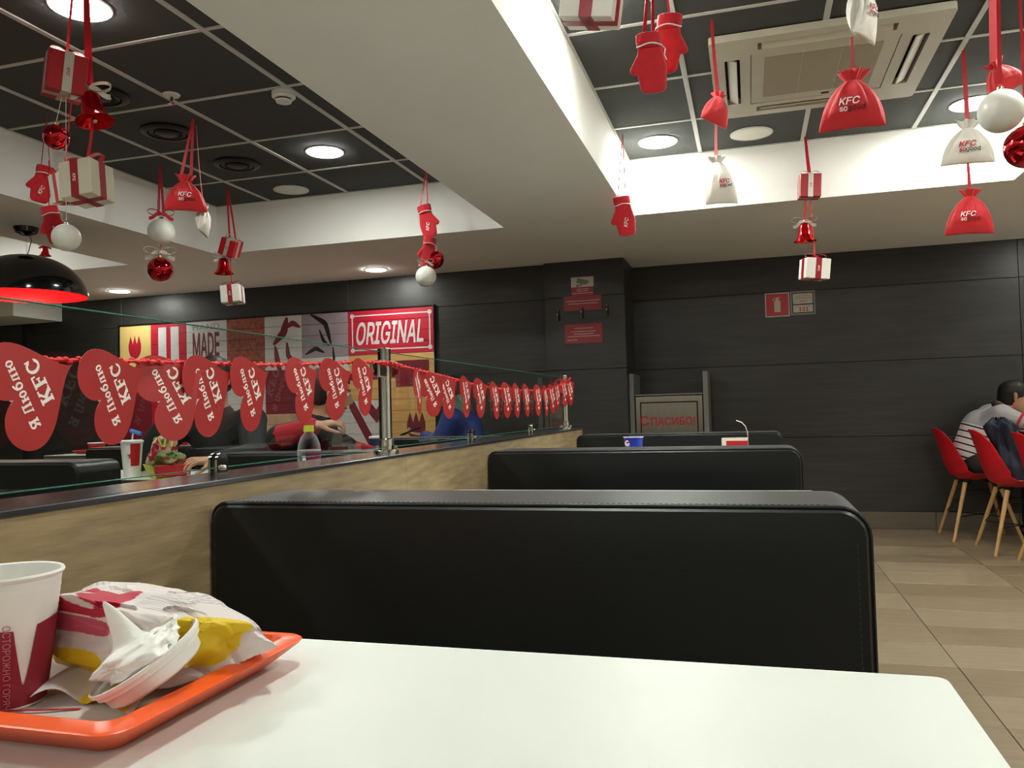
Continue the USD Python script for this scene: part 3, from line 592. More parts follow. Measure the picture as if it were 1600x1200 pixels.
def mitten(label, loc, h, anchor=None, turn=0, tilt=0, side=1, cordm='ribbon_dark_red', letter=True, sep=.02, rw=0, two_cords=True):
    R = facing(loc, turn) @ rotm(0, 0, math.radians(tilt)); t = thing('felt_mitten', label, 'mitten', loc, rot=R)
    s = h
    palm = hullpts([((-.10 * s, 0, -.36 * s), .11 * s), ((.10 * s, 0, -.36 * s), .11 * s), ((-.14 * s, 0, -.08 * s), .10 * s), ((.14 * s, 0, -.08 * s), .10 * s), ((-.09 * s, 0, .22 * s), .10 * s), ((.09 * s, 0, .22 * s), .10 * s)], 20)
    thumb = hullpts([((side * .15 * s, 0, .08 * s), .085 * s), ((side * .27 * s, 0, -.10 * s), .075 * s)], 18)
    m = (palm + thumb).refine_to_length(.05 * s); m = tri(m); m.merge_vertices(); trimesh.smoothing.filter_taubin(m, iterations=12); m.vertices[:, 1] *= .42
    mb_ = part(t, 'mitten_body', m, 'felt_red', smooth=True)
    part(t, 'cuff', T(lathe([(.15 * s, .24 * s), (.185 * s, .25 * s), (.205 * s, .34 * s), (.2 * s, .46 * s), (.18 * s, .47 * s), (.16 * s, .40 * s)], 28, True).vertices * (1, .5, 1), lathe([(.15 * s, .24 * s), (.185 * s, .25 * s), (.205 * s, .34 * s), (.2 * s, .46 * s), (.18 * s, .47 * s), (.16 * s, .40 * s)], 28, True).faces), 'felt_red')
    part(t, 'drawstring', cat_([tube([(.2 * s * math.cos(a), .1 * s * math.sin(a) - .002, .27 * s + .012 * s * math.sin(3 * a)) for a in np.linspace(math.pi, 2 * math.pi, 14)], .012 * s, 6), tube([(-side * .2 * s, 0, .27 * s), (-side * .24 * s, -.03 * s, .2 * s), (-side * .21 * s, -.05 * s, .1 * s), (-side * .24 * s, -.04 * s, .02 * s)], .011 * s, 6)]), 'cord_white')
    if letter: part(mb_, 'lettering', put(text('KFC', .085 * s, .001, True, .2), (0, -.062 * s, -.16 * s), (.3, 0, .95), (-.95, 0, .3)), 'ink_white', smooth=False)
    if anchor is not None:
        if rw: ribbon_to(t, loc, R, (0, 0, .42 * s), anchor, rw, cordm, sep)
        else: cord_to(t, loc, R, (0, 0, .42 * s), anchor, .0022, cordm, sep)
    return t
ZA = ZC - .008
# cluster at top left
gift('dark red gift box with a silver ribbon, high at top left under the lamp', (-2.255, 2.251, 2.205), (.122, .12, .137), 'gift_red', 'ribbon_silver', (-2.223, 2.260, ZA), 10, 5, rw=.009)
bell('shiny red bell with a white bow right of the dark red gift box', (-2.173, 2.288, 2.098), .114, (-2.196, 2.288, ZA), rw=.026, tilt=-8)
gift('large cream gift box with red ribbons hanging under the red bell', (-2.200, 2.288, 1.834), (.124, .124, .128), 'gift_cream', 'ribbon_dark_red', (-2.173, 2.288, 2.048), -38, -6, rw=.014, bow_s=.07, bowm='ribbon_red')
ball('shiny red bauble hanging on a white thread below the dark red gift box', (-2.294, 2.251, 1.997), .043, 'ball_red', (-2.269, 2.251, 2.135))
ball('white bauble on a long white thread, lowest of the left cluster', (-2.255, 2.251, 1.640), .047, 'ball_white', (-2.251, 2.251, 2.135))
mitten('upper red felt mitten at far left with white lettering', (-3.341, 3.19, 2.186), .20, (-3.313, 3.193, ZA), 5, 10, -1, sep=.04)
mitten('lower red felt mitten at far left, partly behind the white bauble', (-3.272, 3.19, 1.976), .20, (-3.30, 3.19, 2.30), -15, -14, -1, sep=0)
gift('small white and red gift box half hidden behind the cream gift box', (-3.003, 3.0, 2.08), (.10, .10, .13), 'gift_white', 'ribbon_red', (-2.96, 3.0, ZA), 30, -6, rw=.008, letter=False, bow_s=.04)
# second cluster
ball('white bauble with a red bow, above the red bauble', (-3.342, 4.04, 2.123), .077, 'ball_white', (-3.347, 4.043, ZA), 'ribbon_dark_red', 'ribbon_red', .075, .016, sep=.03)
ball('red bauble with a silver bow hanging below a white bauble', (-3.353, 4.04, 1.897), .073, 'ball_red', (-3.345, 4.04, 2.05), 'ribbon_dark_red', 'ribbon_silver', .09, .006)
sack('red drawstring bag on the left ceiling field beside a small white bag', (-2.72, 3.47, 2.135), .205, .15, 'sack_red', (-2.675, 3.48, ZA), 0, 0, 2, .016, sep=.05)
sack('small white bag seen edge-on beside the red bag on the left', (-2.70, 3.58, 2.03), .14, .14, 'sack_white', (-2.72, 3.56, ZA), 70, 8, 5, .012, front=False)
gift('tilted red gift box with a silver ribbon, above the small red bell at left', (-3.253, 4.59, 2.124), (.105, .105, .11), 'gift_red', 'ribbon_silver', (-3.274, 4.593, ZA), -25, 24, rw=.014, bow_s=.05, sep=.045)
bell('small red bell under the tilted red gift box', (-3.309, 4.59, 2.003), .11, (-3.29, 4.59, 2.09), rw=.008)
gift('small white gift box with red ribbons, lowest of the chain near the mural', (-3.244, 4.59, 1.809), (.125, .115, .115), 'gift_white', 'ribbon_dark_red', (-3.26, 4.59, 2.06), -18, -5, rw=.008, bow_s=.06, bowm='ribbon_red')
# chain at the end of the left field
mitten('upper red mitten of the chain at the end of the left ceiling field', (-1.918, 4.74, 2.206), .225, (-1.919, 4.746, ZA), -20, -12, 1, 'ribbon_red', sep=.05, rw=.01, letter=True)
mitten('lower red mitten of the chain, in front of a dark red bauble', (-1.915, 4.74, 2.006), .21, (-1.918, 4.74, 2.13), 20, 8, -1, 'ribbon_red', letter=False, sep=0)
ball('dark red bauble behind the lower mitten of the chain', (-1.90, 4.80, 1.975), .062, 'ball_red', (-1.912, 4.78, 2.16))
ball('white bauble at the foot of the mitten chain', (-1.927, 4.72, 1.854), .065, 'ball_white', (-1.92, 4.73, 1.95), 'cord_white', 'ribbon_silver', .05)
# right field
gift('white gift box with a red bow cut by the top picture edge', (-.438, 2.5, 2.265), (.17, .13, .10), 'gift_white', 'ribbon_dark_red', (-.43, 2.5, ZA), -12, 10, letter=False, bow_s=.06)
mitten('front red mitten of the pair hanging high right of the beam', (-.268, 2.6, 2.10), .205, (-.255, 2.64, ZA), 10, -4, -1, 'ribbon_red', letter=False, rw=.012, sep=.03)
mitten('rear red mitten of the pair hanging high right of the beam', (-.222, 2.68, 2.19), .205, (-.235, 2.66, ZA), -10, 8, 1, 'ribbon_red', letter=False, rw=.008, sep=0)
sack('small red bag with a white tie left of the air conditioner, seen from its side', (-.09, 3.28, 2.165), .13, .11, 'sack_red', (-.095, 3.286, ZA), 40, 14, 3, .02, 'cord_white', front=False)
sack('white bag with lettering hanging below the small red bag', (-.088, 3.28, 1.875), .15, .165, 'sack_white', (-.092, 3.28, 2.11), 35, -6, 4, .016)
mitten('pair-less red mitten on a thin cord in front of the bright ceiling edge', (-.638, 4.50, 2.065), .235, (-.634, 4.502, ZA), 10, -8, -1, sep=.045)
gift('red gift box with a silver ribbon hanging at the back edge of the right field', (.365, 4.90, 2.23), (.115, .10, .13), 'gift_red', 'ribbon_silver', (.356, 4.93, ZA), 10, 3, rw=.02, bow_s=.05)
bell('small red bell with a white bow below the red gift box on the right', (.332, 4.90, 1.97), .11, (.345, 4.90, 2.17), rw=.014)
gift('white gift box with red ribbons, lowest of the chain above the fire sign', (.376, 4.90, 1.755), (.135, .12, .115), 'gift_white', 'ribbon_dark_red', (.37, 4.90, 2.16), 22, 5, rw=.01, bow_s=.06, bowm='ribbon_red')
sack('white bag seen edge-on at the top picture edge', (.375, 2.70, 2.21), .155, .165, 'sack_white', (.372, 2.70, ZA), 65, 0, 6, .012)
sack('large red bag with white lettering hanging before the air conditioner', (.338, 2.72, 1.93), .195, .15, 'sack_red', (.345, 2.71, 2.14), -4, 3, 7, .01)
sack('white bag with lettering hanging on the right beneath the lamp', (.952, 3.95, 2.105), .21, .155, 'sack_white', (.953, 3.954, ZA), 6, 3, 8, .02)
sack('red bag with lettering hanging below the white bag on the right', (.947, 3.95, 1.80), .19, .165, 'sack_red', (.95, 3.95, 2.03), 0, 4, 9, .014)
sack('red gathered bag above the white bauble at the right picture edge', (.795, 2.86, 2.0), .13, .09, 'sack_red', (.79, 2.86, ZA), 30, -30, 10, .03, front=False)
ball('white bauble at the right picture edge', (.771, 2.8, 1.879), .065, 'ball_white', (.785, 2.8, ZA), 'ribbon_red', None, .06, .012)
ball('red bauble cut by the right picture edge', (.848, 2.84, 1.772), .065, 'ball_red', (.845, 2.83, ZA), 'ribbon_red', None, .06, .01)
bell('tiny red bell far off above the pendant lamp', (-4.798, 4.6, 2.224), .07, (-4.80, 4.6, ZC), bowm='ribbon_dark_red')

# ------------------------------------------------------------------ mural of printed boards
mat('mural_gold', (224, 190, 120), .4, var=.05, scale=3); mat('mural_wine', (120, 24, 40), .5, var=.08, scale=8, stretch=(1, 1, 5)); mat('mural_crimson', (186, 26, 50), .45, var=.06, scale=8, stretch=(1, 1, 5)); mat('mural_white', (206, 200, 198), .5, var=.06, scale=8, stretch=(1, 1, 5))
mat('mural_mauve', (152, 136, 142), .5, var=.1, scale=5); mat('mural_wood', (212, 166, 100), .5, var=.14, scale=5, stretch=(1, 1, 9)); mat('mural_cream', (216, 206, 170), .5, var=.04)
mat('mural_lace', (150, 74, 50), .6, var=.6, scale=34, stretch=(1, 1, .7)); mat('mural_tan', (190, 152, 122), .6, var=.22, scale=12)
mu = thing('wall_mural', 'printed board mural with red and gold panels on the left back wall', 'mural')
part(mu, 'mural_backing', bx(-5.83, -2.56, 6.45, 6.459, .70, 1.915), 'dark_joint', smooth=False)
ME = [-5.82, -5.46, -5.06, -4.62, -4.22, -3.84, -3.38, -3.05, -2.57]; RH = .0985; YM = 6.438
def mcol(c, r):
    up = ['mural_gold', 'mural_crimson', 'mural_white', 'mural_lace', 'mural_white', 'mural_mauve', 'mural_crimson', 'mural_crimson'][c]
    if c >= 6: return 'mural_crimson' if r < 4 else ('mural_wood' if c == 7 or r < 8 else 'mural_white')
    if c == 5: return 'mural_mauve' if r < 4 else 'mural_white'
    if c == 4: return 'mural_white' if r < 5 else 'mural_wine' if r < 9 else 'mural_tan'
    if c == 3: return up if r < 6 else 'mural_white'
    if c == 0: return 'mural_gold' if r < 5 else 'mural_wine'
    return up
for c in range(8):
    r = 0
    while r < 12:
        q = 4 if (c == 0 and r == 0) else 1
        z1 = 1.91 - r * RH; part(mu, 'board', cbox(ME[c] + .0005, ME[c + 1] - .0005, YM, 6.451, z1 - q * RH + .0022, z1, .0012), mcol(c, r), smooth=False); r += q
def onmural(shape, m, name='print', d=.0012): part(mu, name, put(extr(shape, d), (0, YM, 0), (1, 0, 0), (0, 0, 1)), m, smooth=False)
def spork(cx, cz, w, h):
    g = affinity.scale(Point(0, 0).buffer(1, 24), w / 2, h * .5).difference(sbox(-w, h * .12, w, h))
    tines = unary_union([Polygon([(x - w * .17, h * .1), (x + w * .17, h * .1), (x, h * .5)]) for x in (-w * .33, 0, w * .33)])
    return affinity.translate(unary_union([g, tines]).buffer(0), cx, cz)
onmural(spork(-5.645, 1.70, .145, .22), 'mural_crimson', 'spork_print')
for a in ((-5.375, -5.285), (-5.235, -5.145)): onmural(sbox(a[0], 1.3, a[1], 1.875), 'mural_white', 'stripe_print')
def mtext(s, h, x0, x1, zc, m, bold=True, shear=0.0, name='lettering', d=.0014):
    g = text(s, h, d, bold, shear); sx = (x1 - x0) / (g.bounds[1][0] - g.bounds[0][0]); g.vertices[:, 0] *= sx; part(mu, name, put(g, ((x0 + x1) / 2, YM, zc), (1, 0, 0), (0, 0, 1)), m, smooth=False)
mtext('MADE', .215, -4.99, -4.70, 1.685, 'mural_wine'); mtext('HAND', .055, -4.99, -4.70, 1.855, 'mural_mauve', False)
mtext('ORIGINAL', .185, -3.30, -2.665, 1.705, 'mural_white', True, .25)
onmural(unary_union([LineString([(-3.335, 1.56), (-3.335, 1.862), (-2.605, 1.862), (-2.605, 1.56), (-3.335, 1.56)]).buffer(.006, cap_style=2)] + [Point(x, z).buffer(.02) for x in (-3.335, -2.605) for z in (1.56, 1.862)]), 'mural_white', 'frame_print')
# loose brush strokes fill the two pale panels
def stroke(pts, w0): 
    p = np.array(pts, float); k = np.linspace(0, 1, 24); q = np.stack([np.interp(k, np.linspace(0, 1, len(p)), p[:, i]) for i in (0, 1)], 1)
    for _ in range(3): q[1:-1] = (q[:-2] + q[1:-1] * 2 + q[2:]) / 4
    return unary_union([LineString(q[i:i + 2]).buffer(w0 * (.35 + .65 * math.sin(math.pi * (i + .5) / 23))) for i in range(23)])
onmural(unary_union([stroke([(-4.12, 1.66), (-4.02, 1.76), (-3.99, 1.88)], .035), stroke([(-4.0, 1.80), (-3.93, 1.84), (-3.86, 1.80)], .024), stroke([(-4.11, 1.63), (-4.09, 1.5), (-4.05, 1.36)], .026), stroke([(-3.99, 1.66), (-3.98, 1.54), (-3.9, 1.48)], .022)]), 'mural_wine', 'brush_print')
onmural(unary_union([stroke([(-3.74, 1.90), (-3.6, 1.82), (-3.55, 1.64)], .022), stroke([(-3.66, 1.76), (-3.62, 1.66), (-3.57, 1.62)], .014), stroke([(-3.8, 1.55), (-3.7, 1.60), (-3.62, 1.56)], .018), stroke([(-3.53, 1.6), (-3.52, 1.5), (-3.54, 1.4)], .012)]), 'dark_slot', 'brush_print')
onmural(sbox(-2.93, 1.23, -2.62, 1.455), 'mural_wine', 'block_print'); onmural(sbox(-3.38, 1.30, -3.0, 1.36), 'mural_wine', 'block_print')
onmural(spork(-2.75, .89, .17, .24), 'mural_wine', 'spork_print')
wp = sbox(-3.38, .73, -3.05, 1.12)
onmural(unary_union([_st([(-3.42, 1.2), (-3.12, .66)], .07), _st([(-3.52, .98), (-3.32, .62)], .07), _st([(-3.26, 1.14), (-3.12, .98), (-2.98, 1.16)], .075)]).intersection(wp), 'mural_wine', 'stripe_print')
part(mu, 'mural_frame', cat_([bx(-5.832, -2.558, 6.43, 6.459, 1.91, 1.922), bx(-2.569, -2.558, 6.43, 6.459, .7, 1.91), bx(-5.832, -5.821, 6.43, 6.459, .7, 1.91)]), 'black_metal', smooth=False)

# ------------------------------------------------------------------ signs, hooks, bin
mat('sign_red', (150, 22, 34), .4, var=.02); mat('sign_red_bright', (188, 22, 30), .4, var=.02); mat('sign_pale', (196, 190, 176), .45, var=.02); mat('sign_line', (196, 120, 118), .5); mat('print_line', (206, 168, 166), .5)
def sign(label, x0, x1, z0, z1, m, y, name='wall_sign'):
    t = thing(name, label, 'sign', ((x0 + x1) / 2, y, (z0 + z1) / 2)); w, h = x1 - x0, z1 - z0
    part(t, 'sign_plate', cbox(-w / 2, w / 2, -.003, 0, -h / 2, h / 2, .0008), m, smooth=False); return t, w, h
def onsign(t, shape, m, name='print', d=.0008, y=-.003): part(t, name, put(extr(shape, d), (0, y, 0), (1, 0, 0), (0, 0, 1)), m, smooth=False)
def lines(t, rows, m='print_line', h=.006):
    for x0, x1, z in rows: onsign(t, sbox(x0, z - h / 2, x1, z + h / 2), m, 'print_line')
t, w, h = sign('small pale and red camera notice, uppermost sign on the column', -1.356, -1.172, 1.905, 2.056, 'sign_red', 6.40)
onsign(t, sbox(-w / 2, -.005, w / 2, h / 2), 'sign_pale', 'pale_field')
onsign(t, unary_union([affinity.rotate(sbox(-.045, .02, .04, .058), -14), affinity.rotate(sbox(.035, .022, .052, .045), -14), _st([(-.02, .03), (-.005, .012), (-.035, .008)], .011), Point(-.042, .007).buffer(.01)]), 'grey_plastic', 'camera_print', .0008, -.0038)
lines(t, [(-.05, .05, -.022), (-.045, .045, -.037), (-.085, .085, -.055)], h=.005)
t, w, h = sign('wide red notice with two lines of print, middle sign on the column', -1.42, -1.114, 1.787, 1.905, 'sign_red', 6.40); lines(t, [(-.135, .14, .018), (-.115, .125, -.004)])
t, w, h = sign('wide red notice below the hooks, lowest sign on the column', -1.42, -1.112, 1.521, 1.681, 'sign_red', 6.40); lines(t, [(-.075, .08, .042), (-.1, .1, .016), (-.08, .08, -.004), (-.13, .13, -.022), (-.135, -.05, -.05)])
for x, z, lb in ((-1.466, 1.747, 'left coat hook on the column'), (-1.271, 1.758, 'middle coat hook on the column, under the red notice'), (-1.068, 1.765, 'right coat hook on the column')):
    t = thing('coat_hook', lb, 'coat hook', (x, 6.40, z))
    part(t, 'hook_plate', cbox(-.011, .011, -.005, 0, -.035, .05, .002), 'black_metal', smooth=False); part(t, 'hook', cat_([tube([(0, -.004, -.01), (0, -.035, -.03), (0, -.045, -.012), (0, -.048, .01)], .006, 8), tube([(0, -.004, .03), (0, -.03, .05), (0, -.034, .06)], .005, 8), trimesh.creation.icosphere(2, .0095).apply_translation((0, -.048, .012))]), 'chrome')
t, w, h = sign('square red fire extinguisher sign on the back wall', .141, .331, 1.70, 1.896, 'sign_pale', YW, 'fire_sign')
onsign(t, sbox(-w / 2 + .009, -h / 2 + .009, w / 2 - .009, h / 2 - .009), 'sign_red_bright', 'red_field')
onsign(t, unary_union([sbox(-.022, -.058, .022, .03).buffer(.002), Polygon([(-.022, .03), (.022, .03), (.008, .045), (-.008, .045)]), sbox(-.008, .04, .008, .058), _st([(-.004, .052), (-.026, .05), (-.036, .034)], .006), sbox(-.004, .052, .022, .06)]), 'sign_pale', 'extinguisher_print', .0008, -.0038)
t, w, h = sign('grey framed emergency number sign reading 101 beside the red sign', .337, .527, 1.705, 1.9, 'grey_metal', YW, 'number_sign')
onsign(t, sbox(-.081, -.082, .081, .082), 'dark_slot', 'dark_field'); onsign(t, sbox(-.075, -.008, .075, .076), 'sign_pale', 'pale_field', .0008, -.0038); onsign(t, sbox(-.075, -.076, .075, -.016), 'sign_pale', 'pale_field', .0008, -.0038)
part(t, 'lettering', put(text('101', .03, .0008, True), (.005, -.0046, -.053), (1, 0, 0), (0, 0, 1)), 'sign_red_bright', smooth=False)
for a in ((-.05, .05, .056), (-.06, .062, .038), (-.025, .035, .02), (-.025, .03, .008), (-.06, .06, -.026)): onsign(t, sbox(a[0], a[2] - .0025, a[1], a[2] + .0025), 'sign_line', 'print_line', .0006, -.0046)
t = thing('waste_bin', 'steel waste bin cabinet with a red thank-you word between two grey posts', 'waste bin')
part(t, 'bin_body', cbox(-.885, -.355, 6.5, 6.88, .03, 1.085, .006), 'brushed_steel', smooth=False); part(t, 'bin_top', cbox(-.888, -.352, 6.49, 6.885, 1.085, 1.10, .004), 'brushed_steel', smooth=False)
part(t, 'door_frame', cat_([bx(-.875, -.845, 6.492, 6.502, .1, 1.075), bx(-.395, -.365, 6.492, 6.502, .1, 1.075), bx(-.845, -.395, 6.492, 6.502, 1.035, 1.075)]), 'brushed_steel', smooth=False)
part(t, 'flap', cbox(-.838, -.402, 6.488, 6.496, .72, 1.028, .003), 'brushed_steel', smooth=False); part(t, 'lower_door', cbox(-.838, -.402, 6.488, 6.496, .1, .71, .003), 'brushed_steel', smooth=False); part(t, 'flap_gap', bx(-.846, -.394, 6.4985, 6.5, .1, 1.036), 'dark_slot', smooth=False)
for a in ((-.925, -.888), (-.352, -.312)): part(t, 'side_post', cbox(a[0], a[1], 6.47, 6.88, 0, 1.265, .003), 'grey_metal', smooth=False)
fp_ = t; part(fp_, 'lettering', put(text('С', .074, .0012, True), (-.812, 6.488, .887), (1, 0, 0), (0, 0, 1)), 'sign_red_bright', smooth=False, label='red lettering'); part(fp_, 'lettering', put(text('ПАСИБО!', .060, .0012, True, 0, .93), (-.590, 6.488, .881), (1, 0, 0), (0, 0, 1)), 'sign_red_bright', smooth=False, label='red lettering')
# ------------------------------------------------------------------ things on the near table
mat('tray_orange', (240, 88, 28), .32, var=.03); mat('liner_paper', (216, 208, 198), .6, var=.03); mat('cup_white', (232, 230, 224), .6, var=.02); mat('cup_wine', (140, 26, 48), .5, var=.03); mat('ink_pale', (196, 120, 132), .6)
mat('lid_clear', (232, 226, 222), .3, var=.02); mat('napkin', (240, 238, 232), .85, var=.02); mat('print_wine', (170, 40, 60), .6)
def rrect(x0, x1, y0, y1, r, n=7):
    c = [(x1 - r, y1 - r, 0), (x0 + r, y1 - r, 1), (x0 + r, y0 + r, 2), (x1 - r, y0 + r, 3)]
    return np.array([(cx + r * math.cos((q + k / n) * math.pi / 2), cy_ + r * math.sin((q + k / n) * math.pi / 2)) for cx, cy_, q in c for k in range(n + 1)])
def loft(loops, cap0=True, cap1=True):
    k = len(loops[0]); V = np.vstack(loops); Fs = []
    for i in range(len(loops) - 1):
        for j in range(k):
            p, q = i * k + j, i * k + (j + 1) % k; Fs += [(p, q, q + k), (p, q + k, p + k)]
    if cap0: V = np.vstack([V, loops[0].mean(0)]); Fs += [(len(V) - 1, (j + 1) % k, j) for j in range(k)]
    if cap1: V = np.vstack([V, loops[-1].mean(0)]); e = (len(loops) - 1) * k; Fs += [(len(V) - 1, e + j, e + (j + 1) % k) for j in range(k)]
    return T(V, Fs)
def tray(label, x0, x1, y0, y1, z, m, loc=(0, 0, 0), rz=0):
    t = thing('tray', label, 'tray', loc, rz); L = []
    for o, dz, r in ((.030, 0, .016), (.002, .022, .022), (0, .0245, .023), (.002, .026, .022), (.016, .0285, .016), (.019, .0275, .014), (.033, .006, .01), (.036, .0045, .008)):
        a = rrect(x0 + o, x1 - o, y0 + o, y1 - o, max(r, .006)); L.append(np.c_[a, np.full(len(a), z + dz)])
    part(t, 'tray_body', loft(L), m, smooth=40); return t
tr = tray('orange plastic tray on the near white table', -.845, -.442, .478, .748, .7502, 'tray_orange')
ln = thing('tray_liner', 'white printed paper liner lying in the orange tray', 'paper liner')
part(ln, 'sheet', grid(lambda u, v: (-.80 + .322 * u, .518 + .195 * v, .7563 + .0012 * math.sin(u * 17) * math.sin(v * 9) + .0012), 24, 16, .0003), 'liner_paper', smooth=True)
for x, y, s, sh in ((-.478, .685, 'KFC', .2), (-.545, .528, 'KFC', .2)): part(ln, 'lettering', put(text(s, .016, .0002, True, sh), (x - .012, y, .7587), (1, 0, 0), (0, 1, 0)), 'print_wine', smooth=False)
part(ln, 'printed_stripe', put(extr(unary_union([_st([(-.07, -.012), (.05, .024)], .004)]), .0003), (-.60, .535, .7588), (1, 0, 0), (0, 1, 0)), 'print_wine', smooth=False)
# paper cup
cc = (-.634, .562, .7576); t = thing('paper_cup', 'tall white ribbed paper cup with a wine-red band at the left edge', 'paper cup', cc)
def cr_(z): return .0315 + (.0452 - .0315) * z / .112
W_ = [(0, .003), (.029, .003), (.0300, 0), (.0315, 0)] + [(cr_(z) + (.0004 if .06 < z < .1 and k % 2 else 0), z) for k, z in enumerate(np.linspace(.002, .108, 42))] + [(cr_(.11) + .0015, .1095), (cr_(.11) + .0022, .1115), (cr_(.11) + .0012, .1135), (cr_(.11) - .001, .1125)] + [(cr_(z) - .0012, z) for z in np.linspace(.109, .005, 8)] + [(0, .005)]
part(t, 'cup_body', lathe(W_, 56), 'cup_white', smooth=40)
th = np.linspace(0, 2 * math.pi, 121); V, Fs = [], []
for k, a in enumerate(th[:-1]):
    # torn-looking upper border of the printed band, rising on the side away from the seam
    d_ = (a - math.radians(-55) + math.pi) % (2 * math.pi) - math.pi
    zt = .071 + .003 * math.sin(a * 3) - (.052 * max(0, 1 - abs(d_ - .62) / .22) ** .7)
    V += [(math.cos(a) * (cr_(.002) + .0004), math.sin(a) * (cr_(.002) + .0004), .002), (math.cos(a) * (cr_(zt) + .0009), math.sin(a) * (cr_(zt) + .0009), zt)]
n_ = 120
for k in range(n_): p, q = 2 * k, 2 * ((k + 1) % n_); Fs += [(p, q, q + 1), (p, q + 1, p + 1)]
part(t, 'printed_band', T(V, Fs), 'cup_wine', smooth=True)
g = text('ОСТОРОЖНО ГОРЯЧО!', .0052, .0003, False, 0, .98)
a0 = math.radians(-40)
vx = g.vertices.copy(); zz = .034 - vx[:, 0]; aa = a0 + vx[:, 1] / .036; rr = cr_(zz) + .0011 + vx[:, 2]
part(t, 'lettering', T(np.stack([rr * np.cos(aa), rr * np.sin(aa), zz], 1), g.faces), 'ink_pale', smooth=False, label='pale vertical lettering')
# crumpled wrapper with a printed pattern
def painted(parent, name, mesh, cols, rough=.55, key='tint', smooth=True):
    if key not in MATS:
        MATS[key] = usdkit.material(stage, '/World/Looks/' + key, {'a': ('attribute', {'attribute': 'tint'}), 'p': ('principled_bsdf', {'roughness': rough}), 't': ('translucent_bsdf', {}), 'm': ('mix_closure', {'fac': .12})}, [('a.color', 'p.base_color'), ('a.color', 't.color'), ('p.BSDF', 'm.closure1'), ('t.BSDF', 'm.closure2')], surface='m.closure')
    p = part(parent, name, mesh, key, smooth=smooth)
    UsdGeom.PrimvarsAPI(p).CreatePrimvar('tint', Sdf.ValueTypeNames.Color3fArray, 'vertex').Set(Vt.Vec3fArray.FromNumpy(np.asarray(cols, np.float32))); return p
WHITE, RED, YEL, PINK, GREY = (lin(c) for c in ((226, 216, 212), (190, 42, 66), (232, 200, 30), (204, 92, 112), (176, 168, 172)))
def crumple(c, d, ax, seed, sub=6, amp=.2, fold=.14):
    m = trimesh.creation.icosphere(subdivisions=sub, radius=1.0); v = m.vertices.copy()
    sq_ = np.sign(v) * np.abs(v) ** .85
    # flat facets meeting in sharp creases, as of stiff paper: the nearest of many random planes, with a few hollows
    rg = np.random.default_rng(seed); N = rg.normal(size=(34, 3)); N /= np.linalg.norm(N, axis=1, keepdims=True); dd = rg.uniform(.74, 1.02, 34)
    q = (v @ N.T) / dd; fac = 1 / np.maximum(q.max(1), .6)
    N2 = rg.normal(size=(60, 3)); N2 /= np.linalg.norm(N2, axis=1, keepdims=True); q2 = np.sort(v @ N2.T, 1); cre = np.clip((q2[:, -1] - q2[:, -2]) / .09, 0, 1)
    n1 = meshkit.fbm(v * 1.7 + seed * 5.3, 2, seed) - .5
    r = fac * (1 + amp * 2 * n1) + fold * .35 * (1 - cre) ** 2 * np.sign(n1 + .1)
    d = np.asarray(d, float); d /= np.linalg.norm(d); e2 = np.cross((0, 0, 1.0), d); e2 /= np.linalg.norm(e2); e3 = np.cross(d, e2)
    P = sq_ * r[:, None] * np.asarray(ax)
    m.vertices = np.asarray(c) + P[:, :1] * d + P[:, 1:2] * e2 + P[:, 2:] * e3
    return m, v
wr, v = crumple((-.572, .645, .798), (.21, -.075, .012), (.122, .060, .046), 4, 6, .16, .12)
wr.vertices[:, 2] = np.maximum(wr.vertices[:, 2], .7592)
view = wr.vertices - np.array([0, 0, 1.0]); sx_ = view @ rgt / (view @ fwd); sy__ = view @ upv / (view @ fwd)
s_ = v[:, 0]; t_ = (v[:, 2] * .75 - v[:, 1] * -.0 + (-v[:, 1]) * -.0) ; side_ = -v[:, 1] * 0
q_ = v[:, 2] * .8 + v[:, 1] * .6                    # runs from the foot on the open side over the top
cols = np.tile(WHITE, (len(v), 1))
def region(cx, cq, rx, rq, ph=0):
    a = meshkit.noise(v * 4 + ph) - .5; return ((s_ - cx) / rx) ** 4 + ((q_ - cq) / rq) ** 4 < 1 + a * .7
cols[region(-.02, .36, .36, .40)] = RED; cols[region(.05, -.22, .32, .16, 2)] = PINK; cols[region(-.86, .3, .16, .3, 1)] = YEL; cols[region(-.1, -.85, .42, .24, 3)] = YEL; cols[region(.98, .0, .13, .45, 4)] = YEL; cols[region(-.9, -.2, .22, .22, 5)] = RED; cols[region(-.4, .98, .0001, .1)] = RED
arc = (np.hypot(s_ - .10, q_ - .30) < .22) & (np.hypot(s_ - .17, q_ - .33) > .19); cols[arc & (s_ < .16)] = WHITE
gl = (np.abs(((q_ * 22) % 1) - .5) < .16) & (s_ > .42) & (s_ < .72) & (q_ > .3); cols[gl] = GREY; gl = (np.abs(((q_ * 22) % 1) - .5) < .16) & (s_ > -.66) & (s_ < -.45) & (q_ < .9) & (q_ > .1); cols[gl] = GREY
t = thing('paper_wrapper', 'crumpled white, red and yellow paper wrapper on the orange tray', 'food wrapper'); painted(t, 'paper', wr, cols, smooth=False)
def flap(u, v): return (-.60 + .105 * u - .01 * v, .555 + .01 * u + .07 * v + .01 * math.sin(5 * u), .760 + .006 * (1 + math.sin(u * 11 + v * 3)) * (1 - v) + .018 * v + .012 * u * v)
fl = grid(flap, 30, 16, .0005); fv = fl.vertices; painted(t, 'paper_flap', fl, np.where((((fv[:, 0] + .60) / .105 > .35) & ((fv[:, 0] + .60) / .105 < .95))[:, None], YEL, WHITE))
